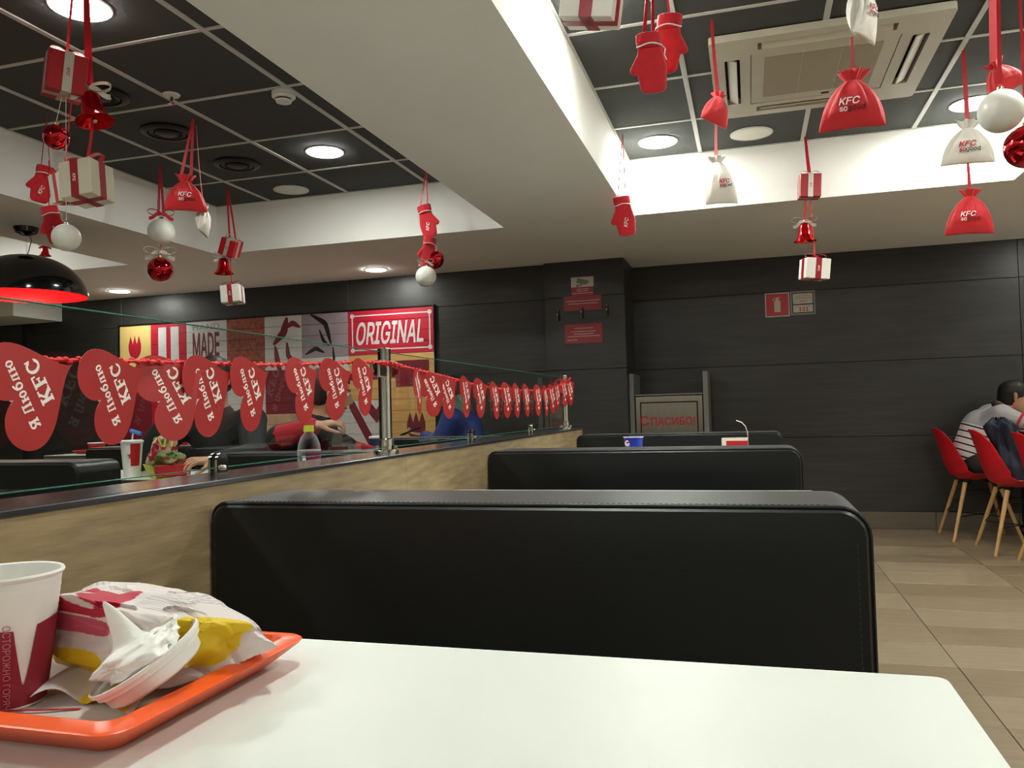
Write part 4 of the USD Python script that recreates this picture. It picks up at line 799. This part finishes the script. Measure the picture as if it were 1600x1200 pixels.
# lid with napkin
nrm = np.array([-.42, -.30, .86]); nrm /= np.linalg.norm(nrm); ax1 = np.cross((0, 1, 0), nrm); ax1 /= np.linalg.norm(ax1); ax2 = np.cross(nrm, ax1); Rl = np.stack([ax1, ax2, nrm], 1)
t = thing('plastic_lid', 'white round plastic lid tilted against the wrapper', 'lid', (-.494, .577, .7935), rot=Rl)
part(t, 'lid_dish', lathe([(0, -.012), (.037, -.012), (.041, -.009), (.0425, 0), (.046, .001), (.0465, .005), (.0485, .0055), (.049, .009), (.0475, .0095), (.0465, .006), (.0445, .0055), (.0415, .003), (.038, -.0105), (0, -.0105)], 56), 'lid_clear', smooth=50)
t = thing('napkin', 'crumpled white paper napkin lying in the tilted lid', 'napkin', (-.500, .574, .803), rot=Rl)
nm, v = crumple((0, 0, .002), (1, .3, 0), (.037, .029, .013), 9, 5, .3, .16); pk = np.exp(-((v[:, 0] + .1) ** 2 + (v[:, 1] - .25) ** 2) / .05) * (v[:, 2] > 0); nm.vertices[:, 2] += pk * .042
part(t, 'crumpled_paper', nm, 'napkin', smooth=25)

# ------------------------------------------------------------------ red shell chairs
mat('shell_red', (196, 18, 30), .38, var=.03); mat('beech', (190, 148, 92), .5, var=.16, scale=10, stretch=(3, 3, .6))
def chair(label, loc, rz, group='red shell chairs'):
    t = thing('shell_chair', label, 'chair', loc, rz, group)
    pr = np.array([(.235, .40), (.225, .425), (.12, .43), (0, .415), (-.11, .42), (-.17, .45), (-.205, .53), (-.235, .65), (-.265, .755), (-.285, .79)])
    dd = np.r_[0, np.cumsum(np.linalg.norm(np.diff(pr, axis=0), axis=1))]; dd /= dd[-1]
    def f(u, v):
        x, z = np.interp(u, dd, pr[:, 0]), np.interp(u, dd, pr[:, 1]); w = np.interp(u, [0, .12, .45, .7, .88, .96, 1], [.17, .215, .228, .215, .175, .13, .06])
        s = (v - .5) * 2; up = .07 * abs(s) ** 2.4 * np.interp(u, [0, .3, .55, .8, 1], [.15, .8, .7, .2, .05]); fw = .075 * abs(s) ** 2.2 * np.interp(u, [0, .4, .6, .85, 1], [0, .25, 1.0, .7, .2])
        return (x + fw, w * s, z + up)
    part(t, 'seat_shell', grid(f, 40, 25, .006), 'shell_red', smooth=True)
    for sx in (-1, 1):
        for s in (-1, 1):
            lg_ = part(t, 'leg', tube([(sx * .105, s * .12, .405), (sx * .215, s * .225, .0)], [.015, .0105], 12), 'beech')
            part(lg_, 'leg_bracket', tube([(sx * .06, s * .09, .412), (sx * .112, s * .125, .385)], .008, 8), 'black_metal')
    part(t, 'wire_frame', cat_([tube([(-.17, -.18, .17), (.17, .18, .17)], .0035, 6), tube([(.17, -.18, .17), (-.17, .18, .17)], .0035, 6), tube([(-.13, -.14, .33), (-.17, .18, .17)], .003, 6), tube([(.13, .14, .33), (.17, -.18, .17)], .003, 6), tube([(-.13, .14, .33), (.13, .14, .33)], .003, 6), tube([(-.13, -.14, .33), (.13, -.14, .33)], .003, 6)]), 'black_metal')
    return t
ch = chair('red shell chair by the back wall, carrying the man in the striped shirt', (1.535, 6.52, 0), 0)
dup(ch, (1.655, 5.985, 0), 0, label='red shell chair with a navy jacket over it, second from the back wall')
dup(ch, (1.755, 5.43, 0), 0, label='red shell chair cut by the right picture edge, nearest of the three')
dup(ch, (-1.90, 5.45, 0), 180, label='red shell chair behind the glass under the person in the blue jacket')
table('table at the right picture edge in front of the striped man', 1.86, 2.56, 5.75, 6.85)

# ------------------------------------------------------------------ people
mat('skin', (196, 146, 116), .5, var=.05, spec=.4); mat('hair_black', (24, 20, 18), .5, var=.2, scale=60, bump=.3, bscale=150); mat('cloth_black', (22, 22, 24), .8, var=.1, bump=.1); mat('cloth_navy', (24, 30, 46), .75, var=.15, bump=.15, bscale=40); mat('cloth_red', (186, 24, 44), .75, var=.1); mat('cloth_blue', (24, 52, 128), .6, var=.1); mat('cloth_green', (74, 104, 92), .85, var=.1); mat('collar_dark', (40, 22, 34), .8); mat('eye_white', (230, 226, 220), .3); mat('lip', (160, 86, 80), .5); mat('denim_dark', (26, 27, 32), .8)
# striped polo: grey above, white with black bands below, counted along the back
c1, c2, c3 = tuple(lin((168, 164, 164))), tuple(lin((214, 208, 208))), tuple(lin((22, 22, 24)))
MATS['polo'] = usdkit.material(stage, '/World/Looks/polo', {'tc': ('texture_coordinate', {}), 'sx': ('separate_xyz', {}), 'k': ('math', {'math_type': 'multiply_add', 'value2': .36, 'value3': 0.0}), 'a': ('math', {'math_type': 'add'}),
    'm': ('math', {'math_type': 'multiply', 'value2': 21.0}), 'fr': ('math', {'math_type': 'fraction'}), 'lt': ('math', {'math_type': 'less_than', 'value2': .22}), 'up': ('math', {'math_type': 'greater_than', 'value2': 1.355}),
    'b': ('mix', {'color1': c2, 'color2': c3}), 'c': ('mix', {'color2': c1}), 'p': ('principled_bsdf', {'roughness': .85})},
    [('tc.object', 'sx.vector'), ('sx.x', 'k.value1'), ('sx.z', 'k.value3'), ('k.value', 'm.value1'), ('m.value', 'fr.value1'), ('fr.value', 'lt.value1'), ('k.value', 'up.value1'), ('lt.value', 'b.fac'), ('b.color', 'c.color1'), ('up.value', 'c.fac'), ('c.color', 'p.base_color')], surface='p.BSDF')
def frame(f, u=(0, 0, 1)):
    f = np.asarray(f, float); f /= np.linalg.norm(f); s = np.cross(u, f); s /= np.linalg.norm(s); return np.stack([f, s, np.cross(f, s)], 1)
def bones(lst, n=16): return sum((hullpts([(a, ra), (b, rb)], n) for a, ra, b, rb in lst[1:]), hullpts([(lst[0][0], lst[0][1]), (lst[0][2], lst[0][3])], n))
def smooth_m(mf, ln_=.02, it=8):
    m = tri(mf.refine_to_length(ln_)); m.merge_vertices(); trimesh.smoothing.filter_taubin(m, iterations=it); return m
def man_of(m): 
    from manifold3d import Mesh
    return Manifold(Mesh(vert_properties=np.asarray(m.vertices, np.float32), tri_verts=np.asarray(m.faces, np.uint32)))
def hand(w, d, up, thumb, curl=.5, s=.92):
    """palm and five bent fingers; d points along the hand, up is the back of the hand, thumb = +-1 side"""
    Fm = frame(d, up); g = lambda x, y, z: np.asarray(w) + Fm @ (np.array([x, y, z]) * s)
    y = lambda k: thumb * k
    out = hullpts([(g(.0, y(.012), 0), .016 * s), (g(.0, y(-.012), 0), .016 * s), (g(.078, y(.03), 0), .0115 * s), (g(.074, y(-.03), -.002), .0105 * s), (g(.04, 0, .004), .014 * s)], 10)
    for k, (yy, L, r) in enumerate(((.03, .070, .0090), (.010, .078, .0093), (-.011, .073, .0090), (-.030, .056, .0080))):
        p = np.array([.080, y(yy), 0.]); a = -curl * .5
        for j, fr_ in enumerate((.46, .3, .24)):
            q = p + L * fr_ * np.array([math.cos(a), y(yy) * .6, math.sin(a)]); out += hullpts([(g(*p), r * s * (1 - .08 * j)), (g(*q), r * s * (.94 - .08 * j))], 10); p = q; a -= curl * .75
    p = np.array([.022, y(.024), -.004])
    for j, (dx, dy, dz, L) in enumerate(((.62, .72, -.25, .042), (.82, .42, -.35, .033), (.9, .15, -.4, .026))):
        v_ = np.array([dx, y(dy), dz]); q = p + v_ / np.linalg.norm(v_) * L; out += hullpts([(g(*p), (.0125 - .0015 * j) * s), (g(*q), (.0112 - .0015 * j) * s)], 10); p = q
    return out
def person(label, J, top, top_m, low_m, hair_m='hair_black', sleeve=.55, sleeve_m=None, hair_long=False, extra=None):
    t = thing('person', label, 'person'); P = {k: np.asarray(v, float) for k, v in J.items() if k not in ('face', 'up', 'hands')}
    Fh = frame(J['face'], J.get('up', (0, 0, 1))); h = lambda x, y, z: P['head'] + Fh @ np.array([x, y, z])
    head = hullpts([(h(.005, 0, .03), .077), (h(-.03, 0, .03), .07), (h(.04, 0, -.01), .058), (h(.03, .022, -.055), .04), (h(.03, -.022, -.055), .04), (h(.06, 0, -.085), .022)], 22)
    for sd in (-1, 1): head += hullpts([(h(-.005, sd * .076, .012), .012), (h(-.012, sd * .08, .022), .012), (h(-.002, sd * .074, -.022), .008)], 10)
    head += hullpts([(h(.093, 0, .012), .008), (h(.105, 0, -.02), .0115), (h(.09, 0, -.028), .016)], 10)
    b = [(P['neck'], .05, h(-.015, 0, -.05), .05), (P['chest'], .10, P['neck'], .06), (P['pelvis'], .115, P['chest'], .12)]
    for s in 'LR':
        b += [(P['sh' + s], .052, P['el' + s], .040), (P['el' + s], .040, P['wr' + s], .026), (P['chest'], .09, P['sh' + s], .055), (P['hip' + s], .085, P['kn' + s], .058), (P['kn' + s], .056, P['an' + s], .036)]
    body = smooth_m(bones(b) + head, .022, 6); body = man_of(body)
    for s in 'LR':
        d, up_, cu = J['hands'][s]; hd = hand(P['wr' + s] + .012 * np.asarray(d) / np.linalg.norm(d), d, up_, 1 if s == 'L' else -1, cu); body = body + hd + hullpts([(P['wr' + s], .026), (P['wr' + s] + .02 * np.asarray(d) / np.linalg.norm(d), .02)], 12)
    part(t, 'body', tri(body), 'skin', smooth=60)
    ca = [(P['pelvis'] + (0, 0, .055), .132, P['chest'], .148), (P['chest'], .135, P['neck'] - (P['neck'] - P['chest']) * .32, .09)]
    sl = []
    for s in 'LR':
        e_ = P['sh' + s] + (P['el' + s] - P['sh' + s]) * min(1, sleeve); ca += [(P['chest'], .115, P['sh' + s], .078)]; ca.append((P['sh' + s], .074, e_, .06))
        if sleeve > 1: (sl if sleeve_m else ca).append((P['el' + s], .058, P['el' + s] + (P['wr' + s] - P['el' + s]) * (sleeve - 1), .042))
    part(t, top, smooth_m(bones(ca), .03, 8), top_m, smooth=True)
    if sl: part(t, 'sleeves', smooth_m(bones(sl), .025, 6), sleeve_m, smooth=True, kind=None)
    lg = []
    for s in 'LR': lg += [(P['pelvis'] + (P['hip' + s] - P['pelvis']) * .5, .108, P['hip' + s], .100), (P['hip' + s], .100, P['kn' + s], .08), (P['kn' + s], .08, P['an' + s] + (0, 0, .02), .06)]
    part(t, 'trousers', smooth_m(bones(lg), .035, 8), low_m, smooth=True)
    for s in 'LR':
        f_ = np.array([J['face'][0], J['face'][1], 0.]); f_ /= np.linalg.norm(f_); a = P['an' + s]
        part(t, 'shoe', tri(hullpts([((a[0] - f_[0] * .05, a[1] - f_[1] * .05, .04), .038), ((a[0] + f_[0] * .15, a[1] + f_[1] * .15, .03), .028), ((a[0], a[1], .08), .036)], 12)), 'black_metal', smooth=50)
    hr = hullpts([(h(.0, 0, .042), .085), (h(-.035, 0, .035), .08), (h(-.04, 0, -.03 if not hair_long else -.09), .065)], 24)
    M4 = np.eye(4); M4[:3, :3] = Fh; M4[:3, 3] = P['head']; cut = Manifold.cube((.3, .4, .4)).translate((.048, -.2, -.34)) + Manifold.cube((.3, .4, .3)).translate((.005, -.2, -.32)) + Manifold.cube((.5, .4, .3)).translate((-.25, -.2, -.37 if not hair_long else -.5))
    hr = hr - cut.transform(M4[:3]); part(t, 'hair', smooth_m(hr, .02, 5), hair_m, smooth=50)
    bv = (np.asarray(tri(body).vertices) - P['head']) @ Fh
    def sx(y, z, w=.010): q = bv[(np.abs(bv[:, 1] - y) < w) & (np.abs(bv[:, 2] - z) < w) & (bv[:, 0] > .02) & (bv[:, 0] < .112)]; return float(q[:, 0].max()) if len(q) else .075
    for sd in (-1, 1):
        ex = sx(sd * .031, .008)
        part(t, 'eye', trimesh.creation.icosphere(2, .0105).apply_translation(h(ex - .0065, sd * .031, .008)), 'eye_white', smooth=True); part(t, 'eyebrow', tri(hullpts([(h(sx(sd * .018, .029), sd * .018, .029), .0035), (h(sx(sd * .045, .030), sd * .045, .030), .003)], 8)), hair_m)
        part(t, 'pupil', trimesh.creation.icosphere(2, .0055).apply_translation(h(ex + .0005, sd * .031, .008)), 'dark_slot', smooth=True)
    part(t, 'mouth', tri(hullpts([(h(sx(.02, -.054) - .002, .02, -.054), .004), (h(sx(0, -.054) - .001, 0, -.054), .0055), (h(sx(-.02, -.054) - .002, -.02, -.054), .004)], 8)), 'lip')
    return t, P, h
t, P, h = person('man in a grey and white striped polo shirt leaning over the table at right', dict(pelvis=(1.50, 6.52, .535), chest=(1.585, 6.51, .775), neck=(1.70, 6.505, .92), head=(1.79, 6.50, .995), face=(.96, -.12, -.24),
    shL=(1.665, 6.665, .875), shR=(1.665, 6.345, .875), elL=(1.85, 6.72, .795), elR=(1.82, 6.28, .80), wrL=(2.02, 6.62, .80), wrR=(2.0, 6.36, .80), hipL=(1.53, 6.61, .52), hipR=(1.53, 6.43, .52), knL=(1.93, 6.63, .515), knR=(1.93, 6.41, .515), anL=(1.90, 6.64, .09), anR=(1.90, 6.40, .09), hands=dict(L=((.9, -.3, .05), (0, 0, 1), .6), R=((.9, .3, .05), (0, 0, 1), .6))), 'polo_shirt', 'polo', 'denim_dark')
part(t, 'collar', smooth_m(hullpts([((1.66, 6.555, .945), .026), ((1.66, 6.455, .945), .026), ((1.71, 6.55, .925), .022), ((1.71, 6.455, .925), .022)], 12), .02, 3), 'collar_dark')
for y, yy in ((6.345, 6.28), (6.665, 6.72)):
    a = np.array([1.665, y, .875]); b = np.array([1.82 if y < 6.5 else 1.85, yy, .80]); c = a + (b - a) * .62; d = (b - a) / np.linalg.norm(b - a); Fm = frame(d); part(t, 'sleeve_trim', tube([c + Fm @ np.array([0, .064 * math.cos(q), .064 * math.sin(q)]) for q in np.linspace(0, 2 * math.pi, 25)], .008, 6), 'cloth_red')
person('person in black with dark hair eating behind the glass, face hidden by paper hearts', dict(pelvis=(-2.60, 3.60, .54), chest=(-2.60, 3.575, .88), neck=(-2.60, 3.54, 1.045), head=(-2.597, 3.51, 1.195), face=(.1, -.97, -.2), shL=(-2.41, 3.55, .985), shR=(-2.79, 3.55, .985), elL=(-2.25, 3.33, .82), elR=(-2.80, 3.22, .815), wrL=(-2.28, 3.06, .815), wrR=(-2.63, 3.17, .975),
    hipL=(-2.51, 3.54, .52), hipR=(-2.69, 3.54, .52), knL=(-2.48, 3.14, .52), knR=(-2.72, 3.14, .52), anL=(-2.47, 3.17, .09), anR=(-2.73, 3.17, .09), hands=dict(L=((-.35, -.9, .05), (.3, 0, .9), .8), R=((.2, .1, .95), (0, -1, .2), .9))), 'jacket', 'cloth_black', 'denim_dark', sleeve=1.85)
t, P, h = person('person with a black vest and red sleeves at the table with the papers', dict(pelvis=(-1.985, 3.36, .535), chest=(-1.955, 3.365, .83), neck=(-1.925, 3.38, .98), head=(-1.885, 3.40, 1.105), face=(.85, .5, -.25), shL=(-2.03, 3.51, .92), shR=(-1.875, 3.26, .925), elL=(-1.90, 3.62, .82), elR=(-2.0, 3.15, .905), wrL=(-1.79, 3.66, .80), wrR=(-1.815, 3.14, .955),
    hipL=(-2.0, 3.43, .53), hipR=(-1.94, 3.31, .53), knL=(-1.78, 3.80, .53), knR=(-1.62, 3.62, .53), anL=(-1.80, 3.72, .09), anR=(-1.66, 3.64, .09), hands=dict(L=((.7, -.3, -.1), (.1, 0, 1), .5), R=((.85, .3, .15), (-.2, -.3, .9), 1.0))), 'vest', 'cloth_black', 'denim_dark', sleeve=1.9, sleeve_m='cloth_red')
t, P, h = person('person in a blue jacket with a green hood looking at a phone by the mural', dict(pelvis=(-1.90, 5.45, .535), chest=(-1.97, 5.45, .87), neck=(-2.01, 5.45, 1.03), head=(-2.07, 5.44, 1.15), face=(-.93, -.1, -.35), shL=(-1.99, 5.28, .955), shR=(-1.99, 5.62, .955), elL=(-2.08, 5.25, .78), elR=(-2.08, 5.62, .78), wrL=(-2.22, 5.33, .835), wrR=(-2.21, 5.5, .80),
    hipL=(-1.93, 5.36, .52), hipR=(-1.93, 5.54, .52), knL=(-2.33, 5.34, .52), knR=(-2.33, 5.56, .52), anL=(-2.30, 5.34, .09), anR=(-2.30, 5.56, .09), hands=dict(L=((-.9, .1, .1), (.1, -.4, -.9), .7), R=((-.85, -.3, .15), (0, 0, 1), .6))), 'jacket', 'cloth_blue', 'cloth_navy', sleeve=1.9)
part(t, 'hood', smooth_m(hullpts([((-1.97, 5.45, 1.02), .075), ((-1.96, 5.36, .99), .05), ((-1.96, 5.54, .99), .05), ((-2.0, 5.45, 1.08), .07)], 16), .03, 4), 'cloth_green', label='green hood')
ph = thing('phone', 'dark phone held by the person in the blue jacket', 'phone', (-2.33, 5.34, .868), rot=rotm(0, 0, -.35)); part(ph, 'phone_body', cbox(-.07, .07, -.035, .035, -.004, .004, .002), 'black_metal', smooth=False); part(ph, 'screen', bx(-.066, .066, -.032, .032, .004, .0045), 'pend_black', smooth=False)
jk = thing('navy_jacket', 'navy jacket heaped over the second red shell chair', 'jacket')
def jf(u, v):
    a = 2 * math.pi * u; w = np.interp(v, [0, .2, .5, .8, 1], [.15, .17, .12, .15, .05]); d_ = np.interp(v, [0, .2, .5, .8, 1], [.19, .17, .07, .085, .03]); k = 1 + .14 * math.sin(5 * a + 4 * v) + .07 * math.sin(11 * a - 7 * v)
    return (np.interp(v, [0, .2, .5, .8, 1], [1.70, 1.67, 1.585, 1.555, 1.55]) + d_ * k * math.cos(a), 5.99 + w * k * math.sin(a), np.interp(v, [0, .2, .5, .8, 1], [.455, .55, .68, .82, .86]) + .012 * math.sin(7 * a + 9 * v))
part(jk, 'cloth', grid(jf, 61, 40), 'cloth_navy', smooth=True); part(jk, 'zip_line', tube([(1.62, 5.87, .78), (1.70, 5.84, .66), (1.80, 5.83, .55), (1.87, 5.86, .50)], .003, 6), 'grey_metal', label='pale piping line')

# ------------------------------------------------------------------ food and drink
mat('pet', (236, 240, 240), .05, trans=1.0, var=.0); mat('drink_pink', (120, 20, 66), .35); mat('cap_yellow', (216, 214, 30), .4, var=.02); mat('cup_blue', (28, 52, 168), .4, var=.05); mat('cup_blue_dark', (24, 52, 104), .45, var=.05); mat('straw_white', (226, 228, 228), .4); mat('straw_blue', (70, 140, 220), .4)
mat('food_box', (232, 226, 210), .6, var=.02); mat('box_red', (186, 24, 36), .5, var=.04); mat('fries', (222, 174, 84), .6, var=.15, scale=30); mat('lettuce', (96, 150, 70), .6, var=.3, scale=30); mat('tray_red', (196, 26, 30), .4, var=.04); mat('lidwhite', (232, 232, 228), .4)
MATS['bottle_plastic'] = usdkit.material(stage, '/World/Looks/bottle_plastic', {'f': ('layer_weight', {'blend': .3}), 'ge': ('geometry', {}), 'nb': ('math', {'math_type': 'subtract', 'value1': 1.0}), 'ff': ('math', {'math_type': 'multiply'}), 't': ('transparent_bsdf', {'color': (.95, .93, .94)}), 'd': ('principled_bsdf', {'base_color': (.72, .70, .70), 'roughness': .12}), 'm': ('mix_closure', {})},
    [('ge.backfacing', 'nb.value2'), ('f.facing', 'ff.value1'), ('nb.value', 'ff.value2'), ('ff.value', 'm.fac'), ('t.BSDF', 'm.closure1'), ('d.BSDF', 'm.closure2')], surface='m.closure')
t = thing('bottle', 'clear plastic bottle with a yellow cap behind the glass', 'bottle', (-1.235, 2.10, .7502)); BR = .0335
part(t, 'bottle_body', lathe([(0, .004), (.022, 0), (.03, .003), (BR, .012), (BR, .08), (BR - .003, .09), (BR, .1), (BR, .15), (BR * .93, .168), (BR * .7, .188), (.0135, .2), (.0125, .208)], 40), 'bottle_plastic', smooth=50); part(t, 'label', T([((BR + .0005) * math.cos(q), (BR + .0005) * math.sin(q), z) for q in np.linspace(-1.2, .75, 16) for z in (.035, .145)], [f for k in range(15) for f in ((2 * k, 2 * k + 2, 2 * k + 3), (2 * k, 2 * k + 3, 2 * k + 1))]), 'drink_pink', smooth=True); part(t, 'label_band', lathe([(BR + .0004, .1495), (BR + .0004, .1515)], 40), 'lidwhite'); part(t, 'bottle_cap', lathe([(0, .222), (.0135, .222), (.0145, .22), (.0145, .204), (.012, .203), (0, .204)], 28), 'cap_yellow'); part(t, 'bar_label', put(extr(sbox(-.006, -.02, .006, .02), .0004), (BR * math.sin(.1), -BR * math.cos(.1) - .0006, .115), (1, 0, 0), (0, 0, 1)), 'lidwhite', smooth=False)
def paper_cup(label, loc, r, h_, m, lid=True, straw=None, stripe=None, name='paper_cup'):
    t = thing(name, label, 'paper cup', loc)
    part(t, 'cup_body', lathe([(0, .002), (r * .74, 0), (r, h_), (r + .002, h_ + .001), (r - .001, h_ + .001), (r * .72, .005), (0, .005)], 36), m, smooth=40)
    part(t, 'rim', lathe([(r - .0005, h_ - .001), (r + .0025, h_), (r + .0025, h_ + .003), (r - .0005, h_ + .003)], 36, True), 'lidwhite')
    if lid: part(t, 'lid', lathe([(r + .003, h_ - .004), (r + .004, h_ + .004), (r - .004, h_ + .009), (r - .008, h_ + .006), (0, h_ + .006)], 36), 'lidwhite', smooth=40)
    if straw: part(t, 'straw', tube([(0, 0, h_ * .2), (.004, 0, h_ + .02), (.01, 0, h_ + straw)], .0035, 8), 'straw_white')
    return t
t = paper_cup('white paper cup with a red star, lid and straw behind the glass at left', (-2.645, 2.99, .7502), .046, .155, 'cup_white', True, .05)
part(t, 'straw_tip', tube([(-.004, 0, .205), (.05, 0, .19)], .009, 8), 'straw_blue', label='blue straw wrapper'); st_ = Polygon([(.016 * (1 if k % 2 == 0 else .42) * math.cos(k * math.pi / 5 + math.pi / 2), .016 * (1 if k % 2 == 0 else .42) * math.sin(k * math.pi / 5 + math.pi / 2)) for k in range(10)])
fd = rotm(math.atan2(2.645, 2.99)); X_, N_ = fd[:, 0], fd @ np.array([0, -1, 0])
part(t, 'star_print', put(extr(st_, .004), tuple(N_ * .0385 + X_ * -.004 + (0, 0, .095)), tuple(X_), (0, 0, 1)), 'sign_red_bright', smooth=False)
part(t, 'red_panel', T([((.0345 + .0125 * z / .155) * math.cos(a) * 1.01, (.0345 + .0125 * z / .155) * math.sin(a) * 1.01, z) for a in np.linspace(-.62, .35, 12) - .35 for z in (.05, .148)], [f for k in range(11) for f in ((2 * k, 2 * k + 2, 2 * k + 3), (2 * k, 2 * k + 3, 2 * k + 1))]), 'sign_red_bright', smooth=True)
t = thing('food_carton', 'yellow, white and red paper food tray with a half-eaten wrap', 'food carton', (-2.455, 2.985, .7502), -40)
L = [np.c_[rrect(-a, a, -b, b, .012), np.full(32, z)] for a, b, z in ((.095, .06, 0), (.125, .08, .055), (.1235, .0785, .055), (.094, .059, .003))]; part(t, 'carton', loft(L), 'cap_yellow', smooth=40)
part(t, 'red_end', cbox(.104, .128, -.07, .07, .012, .057, .002), 'box_red', smooth=False)
wm, v = crumple((-.045, 0, .105), (.25, .1, 1), (.09, .06, .052), 12, 5, .25, .2); nz = meshkit.noise(v * 3 + 4); cl = np.where(nz[:, None] > .62, lin((196, 40, 60)), np.where(nz[:, None] < .36, lin((104, 156, 82)), lin((226, 206, 196)))); painted(t, 'wrap_paper', wm, cl)
wm, v = crumple((.05, 0, .075), (1, .1, .1), (.085, .055, .045), 15, 4, .35, .2); nz = meshkit.noise(v * 4 + 1); cl = np.where(nz[:, None] > .5, lin((90, 140, 66)), lin((176, 90, 80))); painted(t, 'salad', wm, cl)
for k in range(8):
    a = rng.uniform(0, 6.28); p = np.array([.0 + .022 * math.cos(a), .02 * math.sin(a), .13]); part(t, 'fry', tube([p, p + (rng.uniform(-.02, .02), rng.uniform(-.02, .02), .045)], .005, 6), 'fries', smooth=False)
t = thing('paper_sheet', 'white paper sheet beside the food tray behind the glass', 'paper', (-2.30, 2.97, .7499)); part(t, 'sheet', grid(lambda u, v: (-.06 + .12 * u, -.1 + .2 * v, .002 + .006 * math.sin(u * 5 + v * 4) ** 2), 14, 14, .0004), 'napkin', smooth=True)
tray('red tray with crumpled papers behind the glass left of the near post', -.21, .21, -.15, .15, 0, 'tray_red', (-1.87, 3.87, .7502))
for k, (x, y, s) in enumerate(((-1.98, 3.85, .05), (-1.88, 3.88, .06), (-1.78, 3.85, .055))):
    m, v = crumple((0, 0, .035), (1, .2 * k, .1), (s, .045, .035), 20 + k, 4, .3, .25); single('crumpled_napkin', m.apply_translation((x, y, .7577)), 'napkin', ['left crumpled white paper on the red tray behind the glass', 'middle crumpled white paper on the red tray behind the glass', 'right crumpled white paper on the red tray behind the glass'][k], 'napkin', 'papers on the red tray', smooth=25)
paper_cup('small blue paper cup with a white rim behind the red tray', (-1.98, 4.08, .7502), .04, .12, 'cup_blue_dark')
t = paper_cup('tall blue paper cup with a straw in front of the mural', (-4.02, 5.86, .7502), .045, .18, 'cup_blue_dark', True, .08)
tray('small red tray with a red tub on the far left table', -.2, .2, -.14, .14, 0, 'tray_red', (-4.92, 5.27, .7502))
t = thing('food_tub', 'red paper tub with a white lid on the far left tray', 'food tub', (-4.97, 5.24, .7577)); part(t, 'tub', lathe([(0, .001), (.05, 0), (.062, .07), (0, .07)], 32), 'box_red', smooth=40); part(t, 'lid', lathe([(0, .078), (.064, .078), (.066, .07), (.062, .068), (0, .07)], 32), 'lidwhite', smooth=40)
m, v = crumple((0, 0, .02), (1, 0, 0), (.07, .04, .022), 31, 4, .3, .25); single('crumpled_napkin', m.apply_translation((-4.82, 5.25, .7577)), 'napkin', 'crumpled white paper beside the red tub on the far left tray', 'napkin', smooth=25)
t = paper_cup('blue paper cup with a white rim on the table behind the middle bench', (-.505, 3.62, .7502), .043, .115, 'cup_blue', False)
part(t, 'round_emblem', trimesh.creation.icosphere(2, .014).apply_transform(np.diag([1, .35, 1, 1])).apply_translation((-.02, -.0345, .09)), 'lidwhite', smooth=True); part(t, 'emblem_red', trimesh.creation.icosphere(2, .010).apply_transform(np.diag([1, .4, .5, 1])).apply_translation((-.02, -.037, .094)), 'sign_red_bright', smooth=True)
t = thing('takeaway_box', 'white and red takeaway box with its lid standing open behind the middle bench', 'takeaway box', (-.07, 3.62, .7502))
part(t, 'box', cat_([cbox(-.055, .055, -.05, .05, 0, .004, .001), cbox(-.055, .055, -.05, -.047, 0, .105, .001), cbox(-.055, .055, .047, .05, 0, .105, .001), cbox(-.055, -.052, -.05, .05, 0, .105, .001), cbox(.052, .055, -.05, .05, 0, .105, .001)]), 'food_box', smooth=False); part(t, 'red_panel', cbox(-.035, .054, -.0515, -.05, .03, .095, .0005), 'box_red', smooth=False)
part(t, 'open_lid', strip([(.054, 0, .104), (.053, 0, .13), (.045, 0, .155), (.03, 0, .172), (.008, 0, .18)], .098, (1, 0, .2), .001), 'food_box', smooth=False)
